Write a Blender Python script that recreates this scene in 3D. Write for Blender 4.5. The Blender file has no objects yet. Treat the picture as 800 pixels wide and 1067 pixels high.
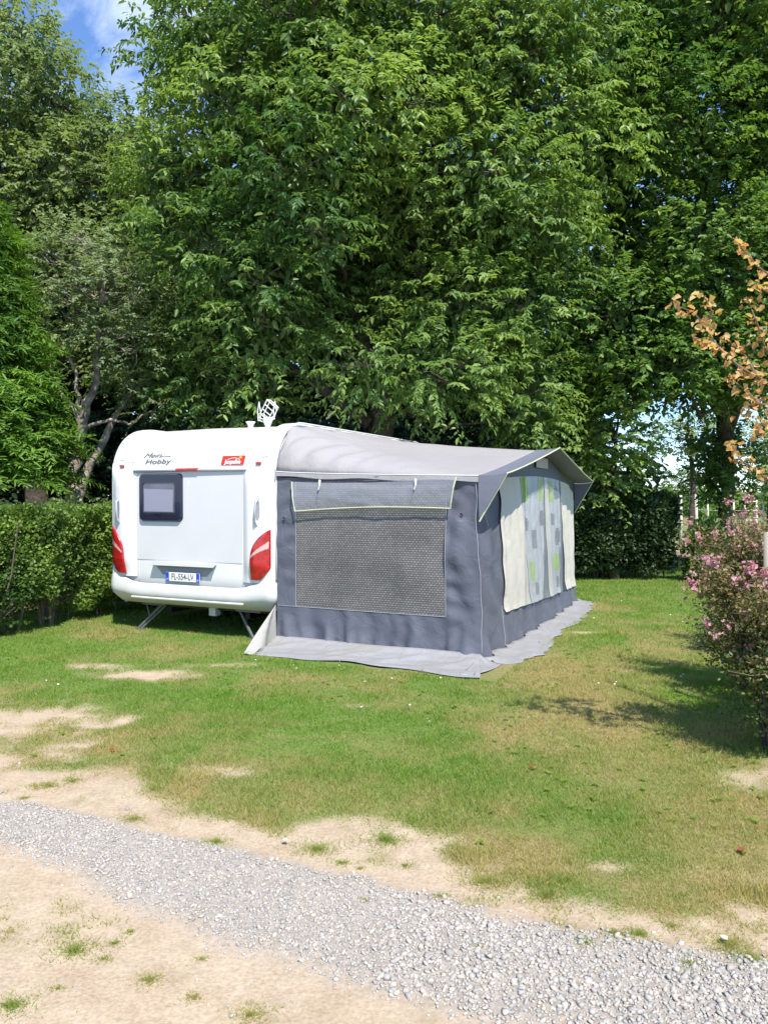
import bpy, math, random
import numpy as np
from mathutils import Vector
random.seed(7)
RNG = np.random.default_rng(11)
R = math.radians
SC = bpy.context.scene
COL = SC.collection

# ------------------------------------------------------------------ camera
EYE = 1.72
cam = bpy.data.cameras.new('camera'); co = bpy.data.objects.new('camera', cam); COL.objects.link(co)
cam.sensor_fit = 'HORIZONTAL'; cam.sensor_width = 36; cam.lens = 36; cam.clip_start = .05; cam.clip_end = 2000
TILT = R(1.18)
co.location = (0, 0, EYE); co.rotation_euler = (R(90) - TILT, 0, 0)
SC.camera = co

def at(px, py, Y):
    """world point at depth Y seen at photo pixel (px,py)"""
    X = (px - 400) / 800.; Z = -(py - 533.5) / 800.
    y = math.cos(TILT) + Z * math.sin(TILT); z = Z * math.cos(TILT) - math.sin(TILT)
    k = Y / y
    return np.array((X * k, Y, EYE + z * k))

# ------------------------------------------------------------------ world + sun
SUN_EL = 55.0
sx, sy = .36, -1.0
w = bpy.data.worlds.new('World'); SC.world = w; w.use_nodes = True
nt = w.node_tree; nt.nodes.clear()
N = nt.nodes.new; L = nt.links.new
sky = N('ShaderNodeTexSky'); sky.sky_type = 'NISHITA'; sky.sun_disc = False
sky.sun_elevation = R(SUN_EL)
az = math.atan2(sx, sy)            # clockwise from +Y
sky.sun_rotation = az
sky.air_density = 1.0; sky.dust_density = .2; sky.ozone_density = 3.5
tc = N('ShaderNodeTexCoord'); mp = N('ShaderNodeMapping'); mp.inputs['Scale'].default_value = (1.1, 1.1, 2.2)
mp.inputs['Location'].default_value = (.35, .2, .11)
L(tc.outputs['Generated'], mp.inputs['Vector'])
ns = N('ShaderNodeTexNoise'); ns.inputs['Scale'].default_value = 2.6; ns.inputs['Detail'].default_value = 9; ns.inputs['Roughness'].default_value = .62
ns.inputs['Distortion'].default_value = .5
L(mp.outputs[0], ns.inputs['Vector'])
cr = N('ShaderNodeValToRGB'); cr.color_ramp.elements[0].position = .43; cr.color_ramp.elements[1].position = .70
L(ns.outputs['Fac'], cr.inputs[0])
mx = N('ShaderNodeMixRGB'); mx.inputs[2].default_value = (8.5, 9.0, 9.8, 1)
vd = N('ShaderNodeVectorMath'); vd.operation = 'DISTANCE'; vd.inputs[1].default_value = (-.30, .80, .52); L(tc.outputs['Generated'], vd.inputs[0])
mr = N('ShaderNodeMapRange'); mr.inputs[1].default_value = .02; mr.inputs[2].default_value = .22; mr.inputs[3].default_value = 1.0; mr.inputs[4].default_value = .12; L(vd.outputs['Value'], mr.inputs[0])
mu = N('ShaderNodeMath'); mu.operation = 'MULTIPLY'; L(cr.outputs[0], mu.inputs[0]); L(mr.outputs[0], mu.inputs[1])
tn = N('ShaderNodeMixRGB'); tn.blend_type = 'MULTIPLY'; tn.inputs[0].default_value = 1; tn.inputs[2].default_value = (.80, .93, 1.12, 1); L(sky.outputs[0], tn.inputs[1])
L(mu.outputs[0], mx.inputs[0]); L(tn.outputs[0], mx.inputs[1])
bg = N('ShaderNodeBackground'); bg.inputs['Strength'].default_value = .135
L(mx.outputs[0], bg.inputs[0]); wo = N('ShaderNodeOutputWorld'); L(bg.outputs[0], wo.inputs[0])

sl = bpy.data.lights.new('sun', 'SUN'); so = bpy.data.objects.new('sun', sl); COL.objects.link(so)
sl.energy = 4.5; sl.angle = R(.53); sl.color = (1, .94, .84)
hl = math.hypot(sx, sy)
sdir = Vector((sx / hl * math.cos(R(SUN_EL)), sy / hl * math.cos(R(SUN_EL)), math.sin(R(SUN_EL))))
so.rotation_euler = sdir.to_track_quat('Z', 'Y').to_euler(); so.location = (4, -10, 20)
so['kind'] = 'structure'
vs = SC.view_settings; vs.view_transform = 'Standard'; vs.look = 'None'; vs.gamma = 1; vs.exposure = .80
SC.render.engine = 'CYCLES'
SC.cycles.max_bounces = 6; SC.cycles.transparent_max_bounces = 10; SC.cycles.diffuse_bounces = 3; SC.cycles.glossy_bounces = 2; SC.cycles.transmission_bounces = 4

# ------------------------------------------------------------------ materials
def mat(name, col, rough=.6, spec=.5, metal=0, noise=None, bump=None, coat=0, alpha=1):
    """noise=(scale, colour2, contrast)   bump=(scale, strength, distance)"""
    m = bpy.data.materials.new(name); m.use_nodes = True
    t = m.node_tree; b = t.nodes['Principled BSDF']
    b.inputs['Base Color'].default_value = (*col, 1); b.inputs['Roughness'].default_value = rough
    b.inputs['Specular IOR Level'].default_value = spec; b.inputs['Metallic'].default_value = metal
    b.inputs['Coat Weight'].default_value = coat; b.inputs['Alpha'].default_value = alpha
    tcn = t.nodes.new('ShaderNodeTexCoord')
    if noise:
        n = t.nodes.new('ShaderNodeTexNoise'); n.inputs['Scale'].default_value = noise[0]; n.inputs['Detail'].default_value = 6
        t.links.new(tcn.outputs['Object'], n.inputs['Vector'])
        r = t.nodes.new('ShaderNodeValToRGB'); c = noise[2]
        r.color_ramp.elements[0].position = .5 - c; r.color_ramp.elements[1].position = .5 + c
        r.color_ramp.elements[0].color = (*col, 1); r.color_ramp.elements[1].color = (*noise[1], 1)
        t.links.new(n.outputs['Fac'], r.inputs[0]); t.links.new(r.outputs[0], b.inputs['Base Color'])
    if bump:
        n = t.nodes.new('ShaderNodeTexNoise'); n.inputs['Scale'].default_value = bump[0]; n.inputs['Detail'].default_value = 5
        t.links.new(tcn.outputs['Object'], n.inputs['Vector'])
        bp = t.nodes.new('ShaderNodeBump'); bp.inputs['Strength'].default_value = bump[1]; bp.inputs['Distance'].default_value = bump[2]
        t.links.new(n.outputs['Fac'], bp.inputs['Height']); t.links.new(bp.outputs[0], b.inputs['Normal'])
    return m

def leaf_mat(name, c0, c1, trans=.38, rough=.45, spec=.45):
    """colour between c0 and c1 by the per-leaf attribute 'var'"""
    m = bpy.data.materials.new(name); m.use_nodes = True
    t = m.node_tree; b = t.nodes['Principled BSDF']; out = t.nodes['Material Output']
    a = t.nodes.new('ShaderNodeAttribute'); a.attribute_name = 'var'
    mxn = t.nodes.new('ShaderNodeMixRGB'); mxn.inputs[1].default_value = (*c0, 1); mxn.inputs[2].default_value = (*c1, 1)
    t.links.new(a.outputs['Fac'], mxn.inputs[0]); t.links.new(mxn.outputs[0], b.inputs['Base Color'])
    b.inputs['Roughness'].default_value = rough; b.inputs['Specular IOR Level'].default_value = spec
    tr = t.nodes.new('ShaderNodeBsdfTranslucent')
    g = t.nodes.new('ShaderNodeMixRGB'); g.blend_type = 'MULTIPLY'; g.inputs[0].default_value = 1; g.inputs[2].default_value = (1.35, 1.32, .70, 1)
    t.links.new(mxn.outputs[0], g.inputs[1]); t.links.new(g.outputs[0], tr.inputs[0])
    ms = t.nodes.new('ShaderNodeMixShader'); ms.inputs[0].default_value = trans
    t.links.new(b.outputs[0], ms.inputs[1]); t.links.new(tr.outputs[0], ms.inputs[2]); t.links.new(ms.outputs[0], out.inputs[0])
    return m

def fabric(name, col, col2, wr=.35, rough=.75, trans=0):
    m = mat(name, col, rough, .25, noise=(1.3, col2, .25))
    t = m.node_tree; b = t.nodes['Principled BSDF']; tcn = t.nodes.new('ShaderNodeTexCoord')
    n1 = t.nodes.new('ShaderNodeTexNoise'); n1.inputs['Scale'].default_value = 5; n1.inputs['Detail'].default_value = 4; n1.inputs['Distortion'].default_value = 1.2
    n2 = t.nodes.new('ShaderNodeTexNoise'); n2.inputs['Scale'].default_value = 420; n2.inputs['Detail'].default_value = 1
    t.links.new(tcn.outputs['Object'], n1.inputs['Vector']); t.links.new(tcn.outputs['Object'], n2.inputs['Vector'])
    b1 = t.nodes.new('ShaderNodeBump'); b1.inputs['Strength'].default_value = wr; b1.inputs['Distance'].default_value = .03
    b2 = t.nodes.new('ShaderNodeBump'); b2.inputs['Strength'].default_value = .25; b2.inputs['Distance'].default_value = .002
    t.links.new(n1.outputs['Fac'], b1.inputs['Height']); t.links.new(n2.outputs['Fac'], b2.inputs['Height'])
    t.links.new(b1.outputs[0], b2.inputs['Normal']); t.links.new(b2.outputs[0], b.inputs['Normal'])
    if trans:
        tr = t.nodes.new('ShaderNodeBsdfTranslucent'); tr.inputs[0].default_value = (*col, 1)
        ms = t.nodes.new('ShaderNodeMixShader'); ms.inputs[0].default_value = trans
        t.links.new(b.outputs[0], ms.inputs[1]); t.links.new(tr.outputs[0], ms.inputs[2]); t.links.new(ms.outputs[0], t.nodes['Material Output'].inputs[0])
    return m

M = {}
M['white'] = mat('caravan_white', (.74, .74, .73), .28, .5, coat=.3, noise=(2.2, (.70, .70, .69), .3), bump=(9, .04, .004))
M['offwhite'] = mat('caravan_panel', (.60, .60, .61), .42, .5, noise=(3, (.56, .56, .56), .3), bump=(30, .08, .002))
M['bumper'] = mat('caravan_bumper', (.62, .62, .61), .38, .5, noise=(5, (.56, .56, .53), .25))
M['greytrim'] = mat('grey_trim', (.30, .31, .33), .45)
M['silver'] = mat('silver_trim', (.55, .57, .62), .3, metal=.6)
M['navy'] = mat('window_frame', (.012, .013, .035), .25, coat=.4)
M['pane'] = mat('window_pane', (.07, .07, .11), .10, .8, noise=(4, (.13, .13, .19), .2))
M['blind'] = mat('blind', (.25, .25, .32), .35, .5)
M['red'] = mat('red_lens', (.46, .010, .016), .18, .7, noise=(16, (.30, .006, .010), .12), coat=.6, bump=(60, .4, .006))
M['lens'] = mat('clear_lens', (.52, .37, .35), .15, .7, coat=.6, bump=(70, .3, .004))
M['black'] = mat('black_plastic', (.015, .015, .016), .5)
M['rubber'] = mat('rubber', (.02, .02, .02), .85)
M['steel'] = mat('galvanised_steel', (.45, .46, .47), .4, metal=.8, noise=(20, (.3, .3, .3), .2))
M['textgrey'] = mat('lettering', (.11, .11, .12), .5)
M['plate'] = mat('plate_white', (.75, .75, .75), .35)
M['blue'] = mat('plate_blue', (.02, .07, .5), .35)
M['sticker'] = mat('sticker_red', (.62, .03, .015), .4)
M['yellow'] = mat('sticker_yellow', (.85, .5, .04), .4)
M['wpaint'] = mat('white_print', (.85, .8, .78), .4)
M['dark'] = fabric('awning_slate', (.098, .106, .134), (.116, .124, .154), .5, .55)
M['darkc'] = fabric('awning_canopy', (.135, .145, .18), (.15, .16, .195), .2, .65)
M['light'] = fabric('awning_roof', (.275, .262, .265), (.305, .29, .292), .45, .7)
M['skirt'] = fabric('awning_skirt', (.27, .28, .305), (.25, .245, .235), .7, .5)
M['gusset'] = fabric('awning_gusset', (.33, .33, .31), (.36, .36, .33), .5, .6)
M['cream'] = fabric('cream_curtain', (.51, .485, .42), (.55, .52, .455), .4, .8)
M['pale'] = fabric('pale_voile', (.30, .32, .36), (.46, .47, .50), .7, .5)
M['pgreen'] = mat('print_green', (.27, .42, .06), .7)
M['pgrey'] = mat('print_grey', (.13, .14, .16), .7)
M['dstrip'] = fabric('dark_strip', (.055, .06, .08), (.075, .08, .10), .3, .6)
M['piping'] = mat('piping', (.50, .52, .34), .6)
M['seam'] = mat('seam', (.30, .31, .35), .7)
M['strap'] = mat('strap', (.62, .62, .62), .6)
# clear film
m = mat('clear_film', (.62, .66, .70), .12, 1.0, alpha=.30, bump=(7, .6, .02)); M['film'] = m
m = mat('film_flap', (.36, .38, .43), .2, .8, alpha=.42, bump=(9, .7, .02)); M['flap'] = m
# woven mesh of the side window
m = mat('woven_mesh', (.2, .2, .2), .6, .3); t = m.node_tree; b = t.nodes['Principled BSDF']
tcn = t.nodes.new('ShaderNodeTexCoord'); sp = t.nodes.new('ShaderNodeSeparateXYZ'); cb = t.nodes.new('ShaderNodeCombineXYZ')
t.links.new(tcn.outputs['Object'], sp.inputs[0]); t.links.new(sp.outputs[0], cb.inputs[0]); t.links.new(sp.outputs[2], cb.inputs[1])
br = t.nodes.new('ShaderNodeTexBrick'); br.inputs['Scale'].default_value = 1; br.inputs['Brick Width'].default_value = .038; br.inputs['Row Height'].default_value = .024
br.inputs['Mortar Size'].default_value = .008; br.inputs['Mortar Smooth'].default_value = .9; br.inputs['Color1'].default_value = (.28, .275, .26, 1); br.inputs['Color2'].default_value = (.20, .195, .185, 1)
br.inputs['Mortar'].default_value = (.085, .083, .08, 1)
t.links.new(cb.outputs[0], br.inputs['Vector'])
nn = t.nodes.new('ShaderNodeTexNoise'); nn.inputs['Scale'].default_value = 1.7; nn.inputs['Detail'].default_value = 4
t.links.new(tcn.outputs['Object'], nn.inputs['Vector'])
rr = t.nodes.new('ShaderNodeValToRGB'); rr.color_ramp.elements[0].position = .3; rr.color_ramp.elements[0].color = (.62, .62, .63, 1); rr.color_ramp.elements[1].position = .72; rr.color_ramp.elements[1].color = (1, 1, 1, 1)
t.links.new(nn.outputs['Fac'], rr.inputs[0])
mm = t.nodes.new('ShaderNodeMixRGB'); mm.blend_type = 'MULTIPLY'; mm.inputs[0].default_value = 1
t.links.new(br.outputs['Color'], mm.inputs[1]); t.links.new(rr.outputs[0], mm.inputs[2]); t.links.new(mm.outputs[0], b.inputs['Base Color'])
M['mesh'] = m
M['bark'] = mat('bark_dark', (.050, .040, .032), .9, .2, noise=(9, (.11, .09, .07), .2), bump=(14, .9, .03))
M['barkc'] = mat('bark_cherry', (.055, .042, .035), .8, .3, noise=(7, (.12, .095, .08), .2), bump=(14, .8, .02))
M['barkp'] = mat('bark_pale', (.42, .37, .30), .85, .2, noise=(6, (.14, .12, .10), .14), bump=(16, .8, .02))
M['twig'] = mat('twig', (.16, .12, .09), .85, .2)
M['l_cherry'] = leaf_mat('leaf_cherry', (.050, .125, .032), (.27, .39, .10), .46, .42, .42)
M['l_oak'] = leaf_mat('leaf_oak', (.042, .110, .028), (.22, .35, .075), .42, .45, .35)
M['l_birch'] = leaf_mat('leaf_birch', (.090, .15, .070), (.26, .34, .18), .44, .45, .4)
M['l_tall'] = leaf_mat('leaf_tall', (.095, .16, .055), (.29, .37, .14), .44, .5, .35)
M['l_con'] = leaf_mat('leaf_conifer', (.042, .115, .020), (.18, .33, .045), .35, .5, .3)
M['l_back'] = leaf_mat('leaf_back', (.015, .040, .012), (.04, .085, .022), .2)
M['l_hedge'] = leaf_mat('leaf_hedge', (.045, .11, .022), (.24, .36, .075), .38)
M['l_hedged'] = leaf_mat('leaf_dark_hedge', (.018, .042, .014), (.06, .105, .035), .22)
M['l_shrub'] = leaf_mat('leaf_shrub', (.075, .15, .035), (.30, .19, .10), .38)
M['l_pink'] = leaf_mat('petal_pink', (.52, .20, .31), (.68, .48, .50), .4, .6, .2)
M['l_orange'] = leaf_mat('leaf_orange', (.44, .15, .05), (.58, .43, .19), .4, .5, .3)
M['l_grass'] = leaf_mat('grass_blade', (.150, .285, .030), (.45, .38, .16), .48, .5, .3)
M['l_red'] = leaf_mat('leaf_fallen', (.28, .07, .03), (.32, .19, .08), .2)
M['stonemat'] = None
m = bpy.data.materials.new('gravel_stone'); m.use_nodes = True; t = m.node_tree; b = t.nodes['Principled BSDF']; b.inputs['Roughness'].default_value = .85
a = t.nodes.new('ShaderNodeAttribute'); a.attribute_name = 'var'
r = t.nodes.new('ShaderNodeValToRGB'); el = r.color_ramp.elements
el[0].position = 0; el[0].color = (.25, .235, .215, 1); el[1].position = 1; el[1].color = (.45, .43, .395, 1)
e = el.new(.5); e.color = (.36, .345, .32, 1); e = el.new(.86); e.color = (.45, .39, .32, 1)
t.links.new(a.outputs['Fac'], r.inputs[0]); t.links.new(r.outputs[0], b.inputs['Base Color'])
M['stone'] = m
M['post'] = mat('painted_post', (.62, .60, .56), .7, noise=(8, (.45, .43, .38), .2))
M['wire'] = mat('wire', (.4, .4, .4), .5, metal=.5)

# ------------------------------------------------------------------ builders
def tag(o, label, cat, group=None, kind=None):
    if label: o['label'] = label
    if cat: o['category'] = cat
    if group: o['group'] = group
    if kind: o['kind'] = kind
    return o
def empty(name, loc=(0, 0, 0), rz=0):
    o = bpy.data.objects.new(name, None); COL.objects.link(o); o.location = loc; o.rotation_euler = (0, 0, rz); o.empty_display_size = .2
    return o
class MB:
    def __init__(s): s.v = []; s.f = []; s.m = []
    def add(s, vs, fs, mi=0):
        o = len(s.v); s.v += [tuple(map(float, p)) for p in vs]; s.f += [tuple(o + i for i in f) for f in fs]; s.m += [mi] * len(fs)
    def box(s, a, b, mi=0, bev=0):
        x0, y0, z0 = a; x1, y1, z1 = b
        s.add([(x0, y0, z0), (x1, y0, z0), (x1, y1, z0), (x0, y1, z0), (x0, y0, z1), (x1, y0, z1), (x1, y1, z1), (x0, y1, z1)],
              [(0, 3, 2, 1), (4, 5, 6, 7), (0, 1, 5, 4), (1, 2, 6, 5), (2, 3, 7, 6), (3, 0, 4, 7)], mi)
    def tube(s, pts, rad, n=8, mi=0, cap=True):
        pts = [Vector(p) for p in pts]; k = len(pts)
        if not hasattr(rad, '__len__'): rad = [rad] * k
        vs = []; ref = Vector((0, 0, 1))
        for i, p in enumerate(pts):
            d = (pts[min(i + 1, k - 1)] - pts[max(i - 1, 0)]).normalized()
            if abs(d.dot(ref)) > .95: ref = Vector((1, 0, 0))
            a = d.cross(ref).normalized(); b = d.cross(a).normalized()
            ref = a.cross(d).normalized() if abs(a.cross(d).normalized().dot(d)) < .9 else ref
            for j in range(n):
                th = 2 * math.pi * j / n
                vs.append(p + (a * math.cos(th) + b * math.sin(th)) * rad[i])
        fs = []
        for i in range(k - 1):
            for j in range(n):
                fs.append((i * n + j, i * n + (j + 1) % n, (i + 1) * n + (j + 1) % n, (i + 1) * n + j))
        if cap: fs += [tuple(range(n))[::-1], tuple((k - 1) * n + j for j in range(n))]
        s.add(vs, fs, mi)
    def lathe(s, c, prof, n=16, mi=0, axis='z'):
        vs = []
        for r_, h in prof:
            for j in range(n):
                th = 2 * math.pi * j / n
                p = (r_ * math.cos(th), r_ * math.sin(th), h) if axis == 'z' else (h, r_ * math.cos(th), r_ * math.sin(th))
                vs.append((c[0] + p[0], c[1] + p[1], c[2] + p[2]))
        fs = [(i * n + j, i * n + (j + 1) % n, (i + 1) * n + (j + 1) % n, (i + 1) * n + j) for i in range(len(prof) - 1) for j in range(n)]
        s.add(vs, fs, mi)
    def grid(s, us, vs_, fn, mi=0, skip=None, mfn=None):
        nu, nv = len(us), len(vs_)
        o = len(s.v)
        for u in us:
            for v in vs_: s.v.append(tuple(map(float, fn(u, v))))
        for i in range(nu - 1):
            for j in range(nv - 1):
                uc, vc = (us[i] + us[i + 1]) / 2, (vs_[j] + vs_[j + 1]) / 2
                if skip and skip(uc, vc): continue
                s.f.append((o + i * nv + j, o + (i + 1) * nv + j, o + (i + 1) * nv + j + 1, o + i * nv + j + 1))
                s.m.append(mfn(uc, vc) if mfn else mi)
    def build(s, name, mats, parent=None, smooth=False, thick=0, bevel=0, angle=None):
        me = bpy.data.meshes.new(name); me.from_pydata(s.v, [], s.f)
        if not isinstance(mats, (list, tuple)): mats = [mats]
        for m_ in mats: me.materials.append(m_)
        me.polygons.foreach_set('material_index', s.m)
        if smooth: me.polygons.foreach_set('use_smooth', [True] * len(s.f))
        me.update(); o = bpy.data.objects.new(name, me); COL.objects.link(o)
        if parent: o.parent = parent
        if thick:
            md = o.modifiers.new('solid', 'SOLIDIFY'); md.thickness = thick; md.offset = 0
        if bevel:
            md = o.modifiers.new('bevel', 'BEVEL'); md.width = bevel; md.segments = 2; md.limit_method = 'ANGLE'
        return o
def lin(a, b, n): return list(np.linspace(a, b, n))

def hash3(ix, iy, iz):
    h = (ix.astype(np.int64) * 374761393 + iy.astype(np.int64) * 668265263 + iz.astype(np.int64) * 2147483647) & 0x7fffffff
    h = ((h ^ (h >> 13)) * 1274126177) & 0x7fffffff
    return ((h ^ (h >> 16)) & 0xffff) / 65535.
def noise2(x, y, s=1., seed=0, oct=3):
    x = np.asarray(x, float); y = np.asarray(y, float); tot = 0; amp = 1; nrm = 0
    for k in range(oct):
        X = x * s + 17.3 * k + seed * 5.1; Y = y * s - 9.7 * k + seed * 3.3
        ix = np.floor(X); iy = np.floor(Y); fx = X - ix; fy = Y - iy
        fx = fx * fx * (3 - 2 * fx); fy = fy * fy * (3 - 2 * fy); z = np.full(X.shape, seed + k)
        a = hash3(ix, iy, z); b = hash3(ix + 1, iy, z); c = hash3(ix, iy + 1, z); d = hash3(ix + 1, iy + 1, z)
        tot = tot + amp * ((a * (1 - fx) + b * fx) * (1 - fy) + (c * (1 - fx) + d * fx) * fy); nrm += amp; amp *= .5; s *= 2.03
    return tot / nrm
def sstep(a, b, x): t_ = np.clip((x - a) / (b - a), 0, 1); return t_ * t_ * (3 - 2 * t_)

def soup(name, V, F, var, m_, parent=None):
    """V (n,3) verts, F (k,4 or 3) faces, var (n,) attribute"""
    me = bpy.data.meshes.new(name); nv, nf, k = len(V), len(F), F.shape[1]
    me.vertices.add(nv); me.vertices.foreach_set('co', V.astype(np.float32).ravel())
    me.loops.add(nf * k); me.loops.foreach_set('vertex_index', F.astype(np.int32).ravel())
    me.polygons.add(nf); me.polygons.foreach_set('loop_start', np.arange(0, nf * k, k, dtype=np.int32)); me.polygons.foreach_set('loop_total', np.full(nf, k, np.int32))
    me.materials.append(m_)
    at_ = me.attributes.new('var', 'FLOAT', 'POINT'); at_.data.foreach_set('value', np.clip(var, 0, 1).astype(np.float32))
    me.update(calc_edges=True); o = bpy.data.objects.new(name, me); COL.objects.link(o)
    if parent: o.parent = parent
    return o
LEAF = np.array([(0, 0, 0), (.30, .28, .10), (.24, .68, .06), (0, 1, -.12), (-.24, .68, .06), (-.30, .28, .10)])
LEAFF = np.array([(0, 1, 2, 3), (0, 3, 4, 5)])
WIDE = np.array([(0, 0, 0), (.50, .25, .10), (.42, .75, .04), (0, 1, -.06), (-.42, .75, .04), (-.50, .25, .10)])
CHER = np.array([(0, 0, 0), (.19, .28, .07), (.17, .65, .03), (0, 1, -.16), (-.17, .65, .03), (-.19, .28, .07)])
NEED = np.array([(0, 0, 0), (.10, .30, .02), (.08, .70, -.04), (0, 1, -.14), (-.08, .70, -.04), (-.10, .30, .02)])
def unit(a): return a / np.maximum(np.linalg.norm(a, axis=-1, keepdims=True), 1e-9)
def leaves(name, P, D, Nn, size, var, m_, parent=None, tpl=LEAF):
    D = unit(D); S = unit(np.cross(D, Nn)); U = np.cross(S, D); n = len(P)
    sz = size[:, None, None]
    V = P[:, None, :] + sz * (tpl[None, :, 0:1] * S[:, None] + tpl[None, :, 1:2] * D[:, None] + tpl[None, :, 2:3] * U[:, None])
    k = len(tpl)
    F = (np.arange(n)[:, None, None] * k + LEAFF[None]).reshape(-1, 4)
    return soup(name, V.reshape(-1, 3), F, np.repeat(var, k), m_, parent)
def sprays(C, D, ln, nl, size, droop=.5, ldroop=.8, spread=1., var=None, vj=.25):
    """leafy twigs: returns leaf arrays"""
    n = len(C); D = unit(D)
    up = np.array((0, 0, 1.))
    t_ = (np.arange(nl) + .5) / nl
    t_ = t_[None, :] + RNG.uniform(-.04, .04, (n, nl))
    l_ = np.asarray(ln).reshape(-1, 1) * np.ones((n, 1))
    P = C[:, None] + D[:, None] * (l_ * t_)[..., None] - up * (droop * l_ * t_ ** 2)[..., None]
    S = unit(np.cross(D, up + RNG.normal(0, .1, (n, 3))))
    sg = np.where(np.arange(nl) % 2 == 0, 1., -1.)[None, :, None]
    LD = D[:, None] * .5 + S[:, None] * sg * spread - up * ldroop * RNG.uniform(.5, 1.3, (n, 1, 1)) + RNG.normal(0, .36, (n, nl, 3))
    NN = up + D[:, None] * .5 + RNG.normal(0, .35, (n, nl, 3))
    sz = size * RNG.uniform(.5, 1.3, (n, nl)) * RNG.uniform(.8, 1.15, (n, 1))
    if var is None: var = RNG.uniform(.1, .9, n)
    vv = var[:, None] + RNG.uniform(-vj, vj, (n, nl))
    return P.reshape(-1, 3), LD.reshape(-1, 3), NN.reshape(-1, 3), sz.ravel(), vv.ravel()
def rdirs(n):
    return unit(RNG.normal(0, 1, (n, 3)))
def lobe_points(lobes, dens, flat=.8, inner=.6, gap=0, back=.45, gs=.8):
    """points + outward dirs spread over the shells of many overlapping lobes"""
    P = []; D = []
    Cs = np.array([l[:3] for l in lobes]); Rs = np.array([l[3] for l in lobes])
    for c, r_ in zip(Cs, Rs):
        n = int(dens * r_ * r_ * 12.6)
        d = rdirs(n); q = d.copy(); q[:, 2] *= flat
        rad = r_ * RNG.uniform(.55, 1.06, (n, 1)) ** .7
        p = c + q * rad
        keep = np.ones(n, bool)
        for c2, r2 in zip(Cs, Rs):
            if c2 is c: continue
            e = (p - c2) / np.array((1, 1, flat)); keep &= (np.linalg.norm(e, axis=1) > inner * r2)
        keep &= (d[:, 1] < .25) | (RNG.random(n) < back)
        if gap: keep &= noise2(p[:, 0] + p[:, 1] * .31, p[:, 2] + p[:, 1] * .57, gs, 5, 2) > gap
        P.append(p[keep]); D.append(d[keep])
    return np.vstack(P), np.vstack(D)
def poly_in(poly, x, y):
    ins = False; n = len(poly); j = n - 1
    for i in range(n):
        xi, yi = poly[i]; xj, yj = poly[j]
        if (yi > y) != (yj > y) and x < (xj - xi) * (y - yi) / (yj - yi) + xi: ins = not ins
        j = i
    return ins
def crown_lobes(poly, Y0, bulge, n, r0, r1, seed, hi=.0):
    """lobes that fill a crown of the given outline; the middle of the crown is deeper than its rim"""
    rg = random.Random(seed); out = []
    xs = [p[0] for p in poly]; ys = [p[1] for p in poly]; cx, cy = sum(xs) / len(xs), sum(ys) / len(ys) ; hw = (max(xs) - min(xs)) / 2; hh = (max(ys) - min(ys)) / 2
    tries = 0
    while len(out) < n and tries < 20000:
        tries += 1
        x = rg.uniform(min(xs), max(xs)); y = rg.uniform(min(ys), max(ys)); r_ = rg.uniform(r0, r1)
        pm = r_ * 800 / Y0 * .75
        if not all(poly_in(poly, x + a * pm, y + b * pm) for a, b in ((1, 0), (-1, 0), (0, 1), (0, -1))): continue
        e = 1 - min(1, math.hypot((x - cx) / hw, (y - cy) / hh))
        Y = Y0 + rg.uniform(-1, 1) * bulge * (.35 + .65 * e) - hi * max(0, (cy - y) / hh)
        p = at(x, y, Y)
        if p[2] < .6: continue
        out.append((p[0], p[1], p[2], r_))
    return out
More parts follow.
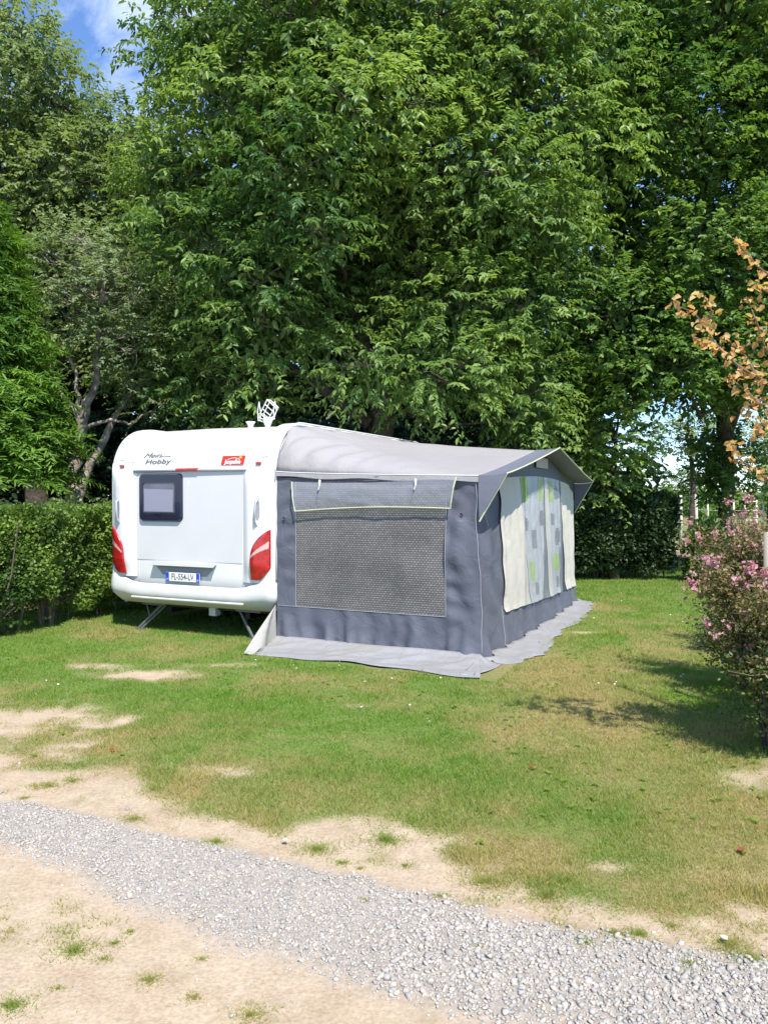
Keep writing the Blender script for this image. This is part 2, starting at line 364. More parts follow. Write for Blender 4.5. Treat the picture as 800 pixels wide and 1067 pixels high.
def tree(name, label, base, trunk, lobes, m_leaf, m_bark, dens, sp, r0=.22, cat='tree', flat=.8, gap=0, inner=.6, tpl=LEAF, group=None, limbs=14, back=.45, up=.25, grad=0, vcen=.5, core=0):
    """trunk: list of (x,y,z,r) stems (list of lists); sp: (length, leaves, leaf size, droop, leaf droop, spread)"""
    e = empty(name, tuple(base)); tag(e, label, cat, group)
    b = np.array(base)
    tm = MB()
    tips = []
    for st in trunk:
        pts = [np.array(p[:3]) - b for p in st]; rr = [p[3] for p in st]
        # refine with a little wander
        q = []; qr = []
        for i in range(len(pts) - 1):
            for k in range(4):
                f = k / 4; q.append(pts[i] * (1 - f) + pts[i + 1] * f + (RNG.normal(0, .025, 3) if (i or k) else 0)); qr.append(rr[i] * (1 - f) + rr[i + 1] * f)
        q.append(pts[-1]); qr.append(rr[-1]); tm.tube(q, qr, 10); tips += [(q[j], qr[j]) for j in range(len(q) // 3, len(q))]
    tm.build('trunk', m_bark, e, smooth=True)
    lm = MB()
    for i, l in enumerate(lobes):
        c = np.array(l[:3]) - b
        j = min(range(len(tips)), key=lambda j_: np.linalg.norm(tips[j_][0] - c) + max(0, tips[j_][0][2] - c[2]) * 1.5)
        s0, rs = tips[j]
        if i < limbs * 3:
            mid = (s0 + c) / 2 + np.array((0, 0, -.12 * np.linalg.norm(c - s0))) + RNG.normal(0, .1, 3)
            r_ = min(rs * .5, .016 + .011 * np.linalg.norm(c - s0))
            lm.tube([s0, s0 * .5 + mid * .5 + RNG.normal(0, .05, 3), mid, mid * .5 + c * .5 + RNG.normal(0, .06, 3), c], [r_, r_ * .85, r_ * .7, r_ * .5, r_ * .3], 6)
        for k in range(4):
            d = rdirs(1)[0]; d[2] = abs(d[2]) * .4
            lm.tube([c, c + d * l[3] * .5 + RNG.normal(0, .06, 3), c + d * l[3] * .95], [.014, .009, .004], 5)
    lm.build('branches', m_bark, e, smooth=True)
    P, D = lobe_points(lobes, dens, flat, inner, gap, back)
    D = unit(D * np.array((1, 1, .6)) + np.array((0, 0, up)) + RNG.normal(0, .25, D.shape))
    cl = noise2(P[:, 0] + P[:, 1] * .4, P[:, 2] + P[:, 1] * .3, .55, 3, 3)
    var = vcen + (cl - .5) * 1.5 + RNG.uniform(-.2, .2, len(P))
    A = sprays(P, D, sp[0] * RNG.uniform(.6, 1.25, len(P)), sp[1], sp[2], sp[3], sp[4], sp[5], var)
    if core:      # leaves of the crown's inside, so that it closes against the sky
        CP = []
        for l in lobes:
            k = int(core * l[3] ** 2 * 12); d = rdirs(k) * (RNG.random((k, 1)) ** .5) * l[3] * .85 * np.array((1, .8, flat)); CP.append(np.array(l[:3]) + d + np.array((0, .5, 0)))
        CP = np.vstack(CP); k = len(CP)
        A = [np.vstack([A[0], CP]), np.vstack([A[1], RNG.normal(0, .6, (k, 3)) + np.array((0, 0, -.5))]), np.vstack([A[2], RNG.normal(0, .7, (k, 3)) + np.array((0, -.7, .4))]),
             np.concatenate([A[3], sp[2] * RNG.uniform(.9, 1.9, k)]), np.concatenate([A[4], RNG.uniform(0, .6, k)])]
    leaves('crown', A[0] - b, A[1], A[2], A[3], A[4], m_leaf, e, tpl)
    print(name, len(A[0]))
    return e

# ------------------------------------------------------------------ ground
GT = np.array([(-9, 7.3), (-4, 5.1), (-2.51, 4.43), (-2.16, 4.29), (-.95, 3.76), (0, 3.34), (.4, 3.14), (.76, 2.99), (1.41, 2.79), (1.9, 2.62), (5, 1.4)])
GB = np.array([(-9, 8.0), (-4, 4.9), (-2.26, 3.98), (-1.89, 3.74), (-.78, 3.07), (0, 2.68), (.25, 2.56), (.63, 2.40), (1.2, 2.1), (5, -.2)])
GL = np.array([(-9, 8.6), (-4, 6.1), (-2.83, 5.35), (-2.09, 4.9), (-1.14, 4.3), (-.52, 3.92), (.24, 3.6), (1.06, 3.30), (1.63, 3.08), (2.4, 2.9), (6, 1.6)])
def masks(x, y):
    x = np.asarray(x, float); y = np.asarray(y, float)
    gt = np.interp(x, GT[:, 0], GT[:, 1]) + (noise2(x, y, 2.2, 1) - .5) * .16 + (noise2(x, y, 9, 11, 2) - .5) * .12
    gb = np.interp(x, GB[:, 0], GB[:, 1]) + (noise2(x, y, 2.0, 2) - .5) * .30
    grav = sstep(-.07, .06, gt - y) * sstep(-.10, .12, y - gb)
    gl = np.interp(x, GL[:, 0], GL[:, 1]) + (noise2(x, y, 1.5, 3) - .5) * 1.15
    grass = sstep(-.22, .30, y - gl)
    patch = sstep(.20, .42, noise2(x, y, 1.1, 4, 4) + .04 * (y - 5.2))      # bare patches close to the track
    grass = grass * (1 - (1 - patch) * .85 * (1 - sstep(.8, 1.6, y - gl)))
    def blob(cx, cy, rx, ry, amt):
        return amt * np.exp(-(((x - cx) / rx) ** 2 + ((y - cy) / ry) ** 2) ** 1.3)
    rag = .6 + .8 * noise2(x, y, 3.2, 9, 3)
    bare = blob(-2.25, 7.35, .55, .22, .95) + blob(-1.75, 7.75, .5, .12, .6) + blob(-2.9, 7.7, .35, .14, .55) + blob(-2.9, 5.75, .75, .42, .9) + blob(-.2, 6.2, .2, .1, .4) \
        + blob(.95, 3.5, .42, .07, .5) + blob(1.6, 3.4, .35, .09, .5) + blob(-1.0, 4.75, .3, .15, .6) + blob(2.5, 9.6, .3, .1, .5) + blob(2.4, 4.6, .4, .3, .7)
    grass = np.clip(grass - bare * rag, 0, 1)
    grass = np.where(y < 12, sstep(.08, .92, grass + (noise2(x, y, 5.5, 71, 4) - .5) * 1.3 * (1 - .5 * grass)), grass)
    dry = sstep(.50, .70, noise2(x, y, .75, 6, 4)) * .50 + sstep(.52, .70, noise2(x, y, 3.1, 16, 4)) * .35
    dry = dry + .62 * np.exp(-(((x - 1.25 - .13 * (y - 5)) / .62) ** 2)) * sstep(4.3, 5.4, y) * (1 - sstep(10, 15, y)) * (.5 + noise2(x, y, 1.8, 8, 3))
    dry = dry + 1.25 * np.clip(1 - (y - gl) / 1.7, 0, 1) * noise2(x, y, 2.6, 12, 3) + bare * .6
    dry = dry + .25 * sstep(14, 24, y)
    return grass, grav, np.clip(dry, 0, 1)
def gheight(x, y):
    g, gr, _ = masks(x, y)
    near = 1 - sstep(12, 18, np.abs(y) + np.abs(x) * .3)
    return near * ((noise2(x, y, 1.4, 20, 3) - .5) * .035 + (noise2(x, y, 9, 21, 2) - .5) * .012 + gr * .012 + g * .008)
xs = np.concatenate([-np.geomspace(600, 7.2, 26), np.arange(-7, 7.001, .045), np.geomspace(7.2, 600, 26)])
ys = np.concatenate([[-40, -20, -8, -3, -1], np.arange(0, 16.5, .045), np.geomspace(16.8, 900, 34)])
X, Y = np.meshgrid(xs, ys, indexing='ij')
Z = gheight(X, Y)
Z = np.where((Y > 40), Z - .0, Z)
nx, ny = X.shape
V = np.stack([X, Y, Z], -1).reshape(-1, 3)
I = np.arange(nx * ny).reshape(nx, ny)
F = np.stack([I[:-1, :-1], I[1:, :-1], I[1:, 1:], I[:-1, 1:]], -1).reshape(-1, 4)
g_, gr_, dr_ = masks(X.ravel(), Y.ravel())
m = bpy.data.materials.new('ground'); m.use_nodes = True; t = m.node_tree; b = t.nodes['Principled BSDF']; b.inputs['Roughness'].default_value = .95; b.inputs['Specular IOR Level'].default_value = .15
def nnode(t, scale, detail=6, rough=.6):
    n = t.nodes.new('ShaderNodeTexNoise'); n.inputs['Scale'].default_value = scale; n.inputs['Detail'].default_value = detail; n.inputs['Roughness'].default_value = rough
    c = t.nodes.new('ShaderNodeTexCoord'); t.links.new(c.outputs['Object'], n.inputs['Vector']); return n
def ramp(t, src, stops):
    r_ = t.nodes.new('ShaderNodeValToRGB'); el = r_.color_ramp.elements
    el[0].position, el[0].color = stops[0][0], (*stops[0][1], 1); el[1].position, el[1].color = stops[-1][0], (*stops[-1][1], 1)
    for p_, c_ in stops[1:-1]:
        e_ = el.new(p_); e_.color = (*c_, 1)
    t.links.new(src, r_.inputs[0]); return r_.outputs[0]
def mixc(t, fac, a_, b_, bt='MIX'):
    n = t.nodes.new('ShaderNodeMixRGB'); n.blend_type = bt
    if isinstance(fac, (int, float)): n.inputs[0].default_value = fac
    else: t.links.new(fac, n.inputs[0])
    for k, s_ in ((1, a_), (2, b_)):
        if isinstance(s_, tuple): n.inputs[k].default_value = (*s_, 1)
        else: t.links.new(s_, n.inputs[k])
    return n.outputs[0]
at_ = t.nodes.new('ShaderNodeAttribute'); at_.attribute_name = 'mask'
sp = t.nodes.new('ShaderNodeSeparateColor'); t.links.new(at_.outputs['Color'], sp.inputs[0])
dirt = ramp(t, nnode(t, 2.0, 8, .65).outputs['Fac'], [(.30, (.295, .225, .150)), (.5, (.365, .298, .212)), (.70, (.43, .365, .275))])
dirt = mixc(t, .35, dirt, ramp(t, nnode(t, 60, 4).outputs['Fac'], [(.35, (.25, .18, .12)), (.5, (.48, .37, .26)), (.68, (.66, .55, .43))]))
dirt = mixc(t, .22, dirt, ramp(t, nnode(t, 9, 8, .75).outputs['Fac'], [(.4, (.30, .20, .13)), (.6, (.56, .44, .31))]))
thatch = ramp(t, nnode(t, 45, 5).outputs['Fac'], [(.3, (.07, .125, .022)), (.5, (.11, .18, .035)), (.75, (.24, .22, .09))])
thatchd = ramp(t, nnode(t, 40, 5).outputs['Fac'], [(.3, (.15, .12, .05)), (.7, (.33, .26, .13))])
gc = mixc(t, sp.outputs[2], thatch, thatchd)
c = mixc(t, sp.outputs[0], dirt, gc)
grc = ramp(t, nnode(t, 50, 4).outputs['Fac'], [(.3, (.22, .195, .17)), (.7, (.42, .38, .33))])
c = mixc(t, sp.outputs[1], c, grc)
t.links.new(c, b.inputs['Base Color'])
bp = t.nodes.new('ShaderNodeBump'); bp.inputs['Strength'].default_value = .55; bp.inputs['Distance'].default_value = .012
t.links.new(nnode(t, 38, 7, .7).outputs['Fac'], bp.inputs['Height']); t.links.new(bp.outputs[0], b.inputs['Normal'])
o = soup('ground', V, F, np.zeros(len(V)), m)
o.data.polygons.foreach_set('use_smooth', np.ones(len(F), bool))
ca = o.data.attributes.new('mask', 'FLOAT_COLOR', 'POINT'); ca.data.foreach_set('color', np.stack([g_, gr_, dr_, np.ones_like(g_)], -1).astype(np.float32).ravel())
tag(o, 'ground of lawn, bare sandy earth and dirt track running under everything', 'ground', kind='structure')

# ------------------------------------------------------------------ grass
def grass_blades(name, n, region, hfun, dens, seed, label, hmul=1., wmul=1.):
    rg = np.random.default_rng(seed)
    x0, x1, y0, y1 = region
    # sampling falls off with distance so that the picture is evenly covered
    u = rg.random(n); y = y0 * (y1 / y0) ** u
    half = np.minimum(.56 * y + .5, 12)
    x = np.clip(rg.uniform(-1, 1, n) * half, x0, x1)
    g, gr, dr = masks(x, y)
    keep = rg.random(n) < dens(x, y, g, gr)
    x, y, g, dr = x[keep], y[keep], g[keep], dr[keep]; k = len(x)
    # local frame of the awning and van: no blades through floor skirt
    dx, dy = x + 1.26, y - 8.9; lx = dx * .9063 - dy * .4226; ly = dx * .4226 + dy * .9063
    inside = (lx > .0) & (lx < 2.86) & (ly > -.70) & (ly < 5.0)
    keep = ~inside; x, y, g, dr = x[keep], y[keep], g[keep], dr[keep]; k = len(x)
    z = gheight(x, y) - .004
    clump = noise2(x, y, 3.0, 31, 3); fine = noise2(x, y, 11, 33, 2)
    sc = (.55 + .09 * y)                                   # blades stand for small groups farther away
    h = (.016 + .030 * np.clip(clump * 1.6 - .35, 0, 1) + .016 * fine) * (.6 + .4 * g) * rg.uniform(.6, 1.35, k) * (.62 + .025 * y) * hmul
    wd = .0026 * sc * rg.uniform(.7, 1.4, k) * wmul
    th = rg.uniform(0, 2 * np.pi, k); ca_, sa_ = np.cos(th), np.sin(th)
    ln = h * rg.uniform(.3, 1.1, k); la = rg.uniform(0, 2 * np.pi, k)
    V = np.empty((k, 3, 3))
    V[:, 0] = np.stack([x - ca_ * wd, y - sa_ * wd, z], -1); V[:, 1] = np.stack([x + ca_ * wd, y + sa_ * wd, z], -1)
    V[:, 2] = np.stack([x + np.cos(la) * ln, y + np.sin(la) * ln, z + h], -1)
    var = dr * .75 + (noise2(x, y, 5, 35, 3) - .5) * .5 + rg.uniform(-.12, .22, k)
    o = soup(name, V.reshape(-1, 3), np.arange(k * 3).reshape(-1, 3), np.repeat(var, 3), M['l_grass'])
    tag(o, label, 'grass', kind='stuff'); print(name, k)
grass_blades('lawn_grass', 640000, (-12, 12, 2.9, 19), None, lambda x, y, g, gr: np.where(g > .06, g ** .8, 0) * (1 - gr), 41,
             'short green lawn grass with dried yellow patches around the awning')
# tufts on the track and in the bare strip
TU = [(78, 990, .12), (120, 983, .05), (157, 1022, .07), (12, 1048, .10), (202, 1040, .05), (262, 1056, .09), (108, 1000, .04), (135, 972, .03), (60, 1030, .03), (210, 1000, .03),
      (225, 879, .10), (330, 885, .14), (356, 900, .06), (402, 875, .15), (423, 902, .06), (50, 820, .10), (140, 855, .1), (75, 815, .08), (25, 832, .05), (160, 826, .1), (375, 905, .03),
      (610, 985, .06), (665, 975, .1), (640, 975, .06), (700, 965, .07), (760, 985, .15), (720, 1008, .06), (505, 920, .16), (570, 935, .15), (590, 920, .1), (500, 990, .03), (460, 935, .05), (380, 940, .03), (780, 1000, .1)]
cx_, cy_, cr_ = [], [], []
for px, py, r_ in TU:
    X_ = (px - 400) / 800.; Z_ = -(py - 533.5) / 800.; y_ = math.cos(TILT) + Z_ * math.sin(TILT); z_ = Z_ * math.cos(TILT) - math.sin(TILT); k_ = -EYE / z_
    n_ = int(16000 * r_ ** 1.5 + 60); a_ = RNG.uniform(0, 6.28, n_); q_ = r_ * np.abs(RNG.normal(0, .55, n_))
    q_ = q_ * (.7 + .6 * noise2(np.cos(a_) * 1.3 + px, np.sin(a_) * 1.3, 1.4, 2, 2))
    cx_.append(X_ * k_ + q_ * np.cos(a_) * 1.2); cy_.append(y_ * k_ + q_ * np.sin(a_) * .9); cr_.append(np.full(n_, r_) * (1 - q_ / (r_ * 2.5)))
x, y, q = map(np.concatenate, (cx_, cy_, cr_)); k = len(x)
x, y = x, y; z = gheight(x, y) - .003; h = (.009 + .13 * np.clip(q, 0, .16)) * RNG.uniform(.4, 1.2, k); wd = .0018 * RNG.uniform(.6, 1.3, k)
th = RNG.uniform(0, 6.28, k); la = RNG.uniform(0, 6.28, k); ln = h * RNG.uniform(.4, 1.5, k)
V = np.stack([np.stack([x - np.cos(th) * wd, y - np.sin(th) * wd, z], -1), np.stack([x + np.cos(th) * wd, y + np.sin(th) * wd, z], -1), np.stack([x + np.cos(la) * ln, y + np.sin(la) * ln, z + h], -1)], 1)
o = soup('sparse_grass', V.reshape(-1, 3), np.arange(k * 3).reshape(-1, 3), np.repeat(.25 + (noise2(x, y, 2, 3, 2) - .4) + RNG.uniform(-.1, .4, k), 3), M['l_grass'])
tag(o, 'scattered low grass clumps on the sandy track and bare verge', 'grass', kind='stuff')

# broad-leaved weeds in the turf
C_ = []; 
wx = RNG.uniform(-5, 4.5, 900); wy = 3.6 + 6 * RNG.random(900) ** 1.2
g_, gr_, dr_ = masks(wx, wy); lx_ = (wx + 1.26) * .9063 - (wy - 8.9) * .4226; ly_ = (wx + 1.26) * .4226 + (wy - 8.9) * .9063; off_ = ~((lx_ > -.1) & (lx_ < 3) & (ly_ > -.85) & (ly_ < 5.1))
kp = (g_ > .6) & (noise2(wx, wy, .9, 50, 2) > .55) & off_; wx, wy = wx[kp], wy[kp]
nl = 6; n = len(wx); a_ = RNG.uniform(0, 6.28, (n, nl)); P = np.repeat(np.stack([wx, wy, gheight(wx, wy) + .012], -1), nl, 0)
D = np.stack([np.cos(a_).ravel(), np.sin(a_).ravel(), RNG.uniform(.05, .5, n * nl)], -1)
o = leaves('broadleaf_weeds', P, D, np.tile((0., 0, 1), (n * nl, 1)) + RNG.normal(0, .2, (n * nl, 3)), RNG.uniform(.014, .036, n * nl), RNG.uniform(.05, .35, n * nl), M['l_grass'], None, LEAF)
tag(o, 'low broad-leaved weeds and clover growing in the lawn', 'weeds', kind='stuff')
n = 260; wx = RNG.uniform(-5.5, 5, n); wy = RNG.uniform(5.2, 14, n); g_, gr_, dr_ = masks(wx, wy); lx_ = (wx + 1.26) * .9063 - (wy - 8.9) * .4226; ly_ = (wx + 1.26) * .4226 + (wy - 8.9) * .9063; kp = (g_ > .7) & (noise2(wx, wy, .7, 60, 2) > .5) & ~((lx_ > -.1) & (lx_ < 3) & (ly_ > -.85) & (ly_ < 5.1)); wx, wy = wx[kp], wy[kp]; n = len(wx)
P = np.repeat(np.stack([wx, wy, gheight(wx, wy) + .04], -1), 3, 0); a_ = RNG.uniform(0, 6.28, n * 3)
o = leaves('clover_flowers', P, np.stack([np.cos(a_), np.sin(a_), RNG.uniform(.2, 1, n * 3)], -1), np.tile((0., 0, 1), (n * 3, 1)), np.full(n * 3, .014), np.ones(n * 3), mat('clover_white', (.7, .7, .62), .8), None, WIDE)
tag(o, 'tiny white clover flowers dotted over the lawn', 'flowers', kind='stuff')

# ------------------------------------------------------------------ gravel stones
ICO = None
def stones(name, x, y, s, var, label, lift=.25):
    phi = (1 + 5 ** .5) / 2
    ic = unit(np.array([(-1, phi, 0), (1, phi, 0), (-1, -phi, 0), (1, -phi, 0), (0, -1, phi), (0, 1, phi), (0, -1, -phi), (0, 1, -phi), (phi, 0, -1), (phi, 0, 1), (-phi, 0, -1), (-phi, 0, 1)]))
    fc = np.array([(0, 11, 5), (0, 5, 1), (0, 1, 7), (0, 7, 10), (0, 10, 11), (1, 5, 9), (5, 11, 4), (11, 10, 2), (10, 7, 6), (7, 1, 8), (3, 9, 4), (3, 4, 2), (3, 2, 6), (3, 6, 8), (3, 8, 9), (4, 9, 5), (2, 4, 11), (6, 2, 10), (8, 6, 7), (9, 8, 1)])
    n = len(x)
    V = ic[None] * RNG.uniform(.5, 1.25, (n, 12, 1))
    V = V * RNG.uniform(.65, 1.25, (n, 1, 3)) * np.array((1, 1, .75))
    th = RNG.uniform(0, 6.28, n); c_, s_ = np.cos(th), np.sin(th); tl = RNG.normal(0, .35, n)
    vx = V[..., 0] * c_[:, None] - V[..., 1] * s_[:, None]; vy = V[..., 0] * s_[:, None] + V[..., 1] * c_[:, None]; vz = V[..., 2] + vx * tl[:, None]
    V = np.stack([vx, vy, vz], -1) * s[:, None, None]
    V += np.stack([x, y, gheight(x, y) + s * lift], -1)[:, None]
    F = (np.arange(n)[:, None, None] * 12 + fc[None]).reshape(-1, 3)
    o = soup(name, V.reshape(-1, 3), F, np.repeat(var, 12), M['stone']); tag(o, label, 'gravel', kind='stuff'); print(name, n)
n = 210000
y = RNG.uniform(1.6, 5.4, n); x = RNG.uniform(-3.6, 2.6, n)
g_, gr_, dr_ = masks(x, y); kp = RNG.random(n) < gr_ ** 1.1 * (.45 + .8 * noise2(x, y, 3.5, 70, 3)); x, y = x[kp], y[kp]
stones('gravel_strip', x, y, np.minimum(RNG.lognormal(math.log(.0064), .38, len(x)), .016) * (.85 + .2 * (x > 0)), RNG.beta(2.2, 2.2, len(x)), 'strip of pale grey crushed gravel between dirt track and lawn')
n = 9000
y = 1.9 + 4.3 * RNG.random(n); x = RNG.uniform(-3.8, 3, n); g_, gr_, dr_ = masks(x, y)
ds = np.minimum(np.abs(y - np.interp(x, GT[:, 0], GT[:, 1])), np.abs(y - np.interp(x, GB[:, 0], GB[:, 1])))
kp = (gr_ < .6) & (g_ < .5) & (RNG.random(n) < .06 + .8 * np.exp(-ds / .16)); x, y = x[kp], y[kp]
stones('loose_pebbles', x, y, RNG.lognormal(math.log(.0052), .5, len(x)), RNG.beta(2.5, 2, len(x)), 'loose small pebbles scattered over the sandy track and verge', .1)

# fallen leaves
FL = [(116, 787, 'small red fallen leaf on grass near left verge'), (553, 804, 'red fallen leaf on green grass below the awning corner'), (538, 726, 'brown fallen leaf in a worn spot in front of the awning corner'),
      (770, 893, 'orange fallen leaf on the bare patch at right edge'), (300, 880, 'pale whitish leaf lying beside grass tuft on the verge'), (758, 985, 'pale dry leaf on the verge grass at lower right')]
for px, py, lb in FL:
    X_ = (px - 400) / 800.; Z_ = -(py - 533.5) / 800.; y_ = math.cos(TILT) + Z_ * math.sin(TILT); z_ = Z_ * math.cos(TILT) - math.sin(TILT); k_ = -EYE / z_
    X_, Y_ = X_ * k_, y_ * k_; a = random.uniform(0, 6.28)
    P = np.array([(0, 0, .022), (0.02, .01, .02)]); D = np.array([(math.cos(a), math.sin(a), .25), (math.cos(a + 1), math.sin(a + 1), .2)])
    nn_ = 1 if 'pale' in lb else 2
    o = leaves('fallen_leaf', P[:nn_], D[:nn_], np.tile((0., 0, 1), (nn_, 1)), np.full(nn_, .030), np.full(nn_, .9 if 'pale' in lb or 'brown' in lb else .1), M['l_red'] if 'pale' not in lb else M['stone'], None, WIDE)
    o.location = (X_, Y_, float(gheight(X_, Y_))); tag(o, lb, 'leaf', 'fallen leaves on the grass and verge')

# ------------------------------------------------------------------ caravan
VAN = empty('caravan', (-1.26, 8.9, 0), R(-25)); tag(VAN, 'white touring caravan with dark rear window and red tail lights parked on the lawn', 'caravan')
W, LEN, TOP = 2.53, 4.95, 2.585
def van_profile(inset=0, rise=0):
    p = []
    rr = .60
    p += [(.16, .36), (.03, .50), (0, .75), (0, 1.2), (0, 1.6), (0, 1.9)]
    for k in range(1, 13):
        a = math.pi / 2 * k / 12; p.append((rr - rr * math.cos(a), TOP - rr + rr * math.sin(a)))
    p += [(1.5, TOP), (2.5, TOP), (3.6, TOP)]
    r2 = .75
    for k in range(0, 13):
        a = math.pi / 2 * k / 12; p.append((LEN - r2 + r2 * math.sin(a), TOP - r2 + r2 * math.cos(a)))
    p += [(LEN, 1.3), (LEN, .75), (LEN - .12, .36)]
    # move points in by inset toward the inside, roof up by rise
    q = []
    for (y, z) in p:
        y2 = min(max(y, inset), LEN - inset) if True else y
        cy, cz = min(max(y, .62), LEN - .77), min(z, TOP - .62) if z > 1.9 else z
        d = Vector((y - cy, z - cz)); l_ = d.length
        if l_ > 1e-6: d = d * ((l_ - inset) / l_)
        zz = cz + d.y
        if z > 2.0: zz += rise * sstep(2.0, 2.5, z)
        q.append((cy + d.x, zz))
    return q
sl_ = []
for x, ins, rise in [(0, .05, .02), (-.008, .028, .028), (-.022, .012, .032), (-.045, .003, .034), (-.08, 0, .034), (-.19, 0, .034), (-.22, .004, .022), (-.245, .004, .004), (-.27, 0, 0), (-.7, -.004, 0), (-1.25, -.008, .004),
                     (-1.8, -.004, 0), (-2.26, 0, 0), (-2.285, .004, .004), (-2.31, .004, .022), (-2.34, 0, .034), (-2.45, 0, .034), (-2.485, .003, .034), (-2.508, .012, .032), (-2.522, .028, .028), (-2.53, .05, .02)]:
    sl_.append([(x, y, z) for y, z in van_profile(ins, rise)])
bm_ = MB(); npf = len(sl_[0]); vv = [p for s_ in sl_ for p in s_]
fs = [(i * npf + j, i * npf + j + 1, (i + 1) * npf + j + 1, (i + 1) * npf + j) for i in range(len(sl_) - 1) for j in range(npf - 1)]
fs += [(i * npf + npf - 1, i * npf, (i + 1) * npf, (i + 1) * npf + npf - 1) for i in range(len(sl_) - 1)]
bm_.add(vv, fs); bm_.add(sl_[0], [tuple(range(npf))]); bm_.add(sl_[-1], [tuple(range(npf))[::-1]])
body = bm_.build('body', M['white'], VAN, smooth=True)
md = body.modifiers.new('n', 'EDGE_SPLIT'); md.split_angle = R(38)
def rear_y(z):
    if z < .75: return 0
    if z < TOP - .60: return 0
    s_ = min(1, (z - (TOP - .6)) / .6); return .6 - .6 * math.sqrt(max(0, 1 - s_ * s_))
def pod_y(x, z):
    xe = min(-x, W + x)
    return float(np.interp(xe, [0, .03, .07, .15, .24, .33, .39, .44], [.05, .02, -.005, -.045, -.065, -.065, -.045, .004])) * float(sstep(2.15, 1.85, z)) * (1 - .6 * float(sstep(.95, .72, z))) if z > .6 else 0
def patch(name, us, vs_, xz, off, m_, parent=VAN, edge=.012, mfn=None, smooth=True):
    """sheet lying proud of the van's rear; xz(u,v)->(x,z)"""
    g = MB(); nu, nv = len(us), len(vs_)
    def fn(u, v):
        x, z = xz(u, v); rim = (u in (us[0], us[-1])) or (v in (vs_[0], vs_[-1]))
        return (x, rear_y(z) - (off if not rim else -.004), z)
    g.grid(us, vs_, fn, mfn=mfn); return g.build(name, m_, parent, smooth=False)
def edged(a, b, n, e=.004):
    return [a, a + e] + lin(a + e, b - e, n)[1:-1] + [b - e, b]
def seam(name, pts, m_=None, rad=.0035):
    g_ = MB(); g_.tube(pts, rad, 5); return g_.build(name, m_ or M['greytrim'], VAN)
SMT = mat('seam_sealant', (.50, .50, .49), .6)
for xa in (-.452, -2.048): seam('panel_seam', [(xa + (.03 if xa > -1 else -.03) * k / 8, -.004, .66 + 1.37 * k / 8) for k in range(9)], SMT)
for xa, xb in ((-.385, -.02), (-2.115, -2.48)): seam('panel_seam', [(xa, rear_y(2.165) - .013, 2.165), ((xa + xb) / 2, rear_y(2.18) - .013, 2.18), (xb, rear_y(2.20) + .006, 2.20)], SMT)
# lower bumper wrapping the corners
plan = []
hw_ = W / 2 + .012
for k in range(0, 7): plan.append((hw_, .62 - .52 * k / 6, 1, 0))
for k in range(1, 9):
    a = math.pi / 2 * k / 8; plan.append((hw_ - .13 + .13 * math.cos(a), .10 - .13 * math.sin(a), math.cos(a), -math.sin(a)))
half = plan + [(hw_ - .13 - (hw_ - .13) * k / 8, -.03 - .012 * k / 8, 0, -1) for k in range(1, 9)]
full = half + [(-p[0], p[1], -p[2], p[3]) for p in half[:-1][::-1]]
bz = lin(0, 1, 13); g = MB()
def seamz(x): return .625 + .115 * float(sstep(.75, 1.22, abs(x)))
def bump_fn(i, v):
    px_, py_, nx_, ny_ = full[int(i)]; zt = seamz(px_); zb = .345
    z = zt + (zb - zt) * v
    off = .022 * math.sin(math.pi * min(1, v * 1.15)) - .17 * max(0, (v - .42) / .58) ** 2.4
    if v == 0: off = -.006
    return (px_ + nx_ * off - W / 2, py_ + ny_ * off, z)
g.grid(list(range(len(full))), bz, bump_fn); bo = g.build('bumper', M['bumper'], VAN, smooth=True)
g = MB(); g.grid(lin(-2.15, -.42, 12), lin(.425, .455, 3), lambda x, z: (x, -.05 - .012 * math.sin((z - .425) / .03 * math.pi) + .02 * abs((x + 1.28) / .9) ** 6, z + .0)); g.build('bumper_lip', M['bumper'], bo, smooth=True)
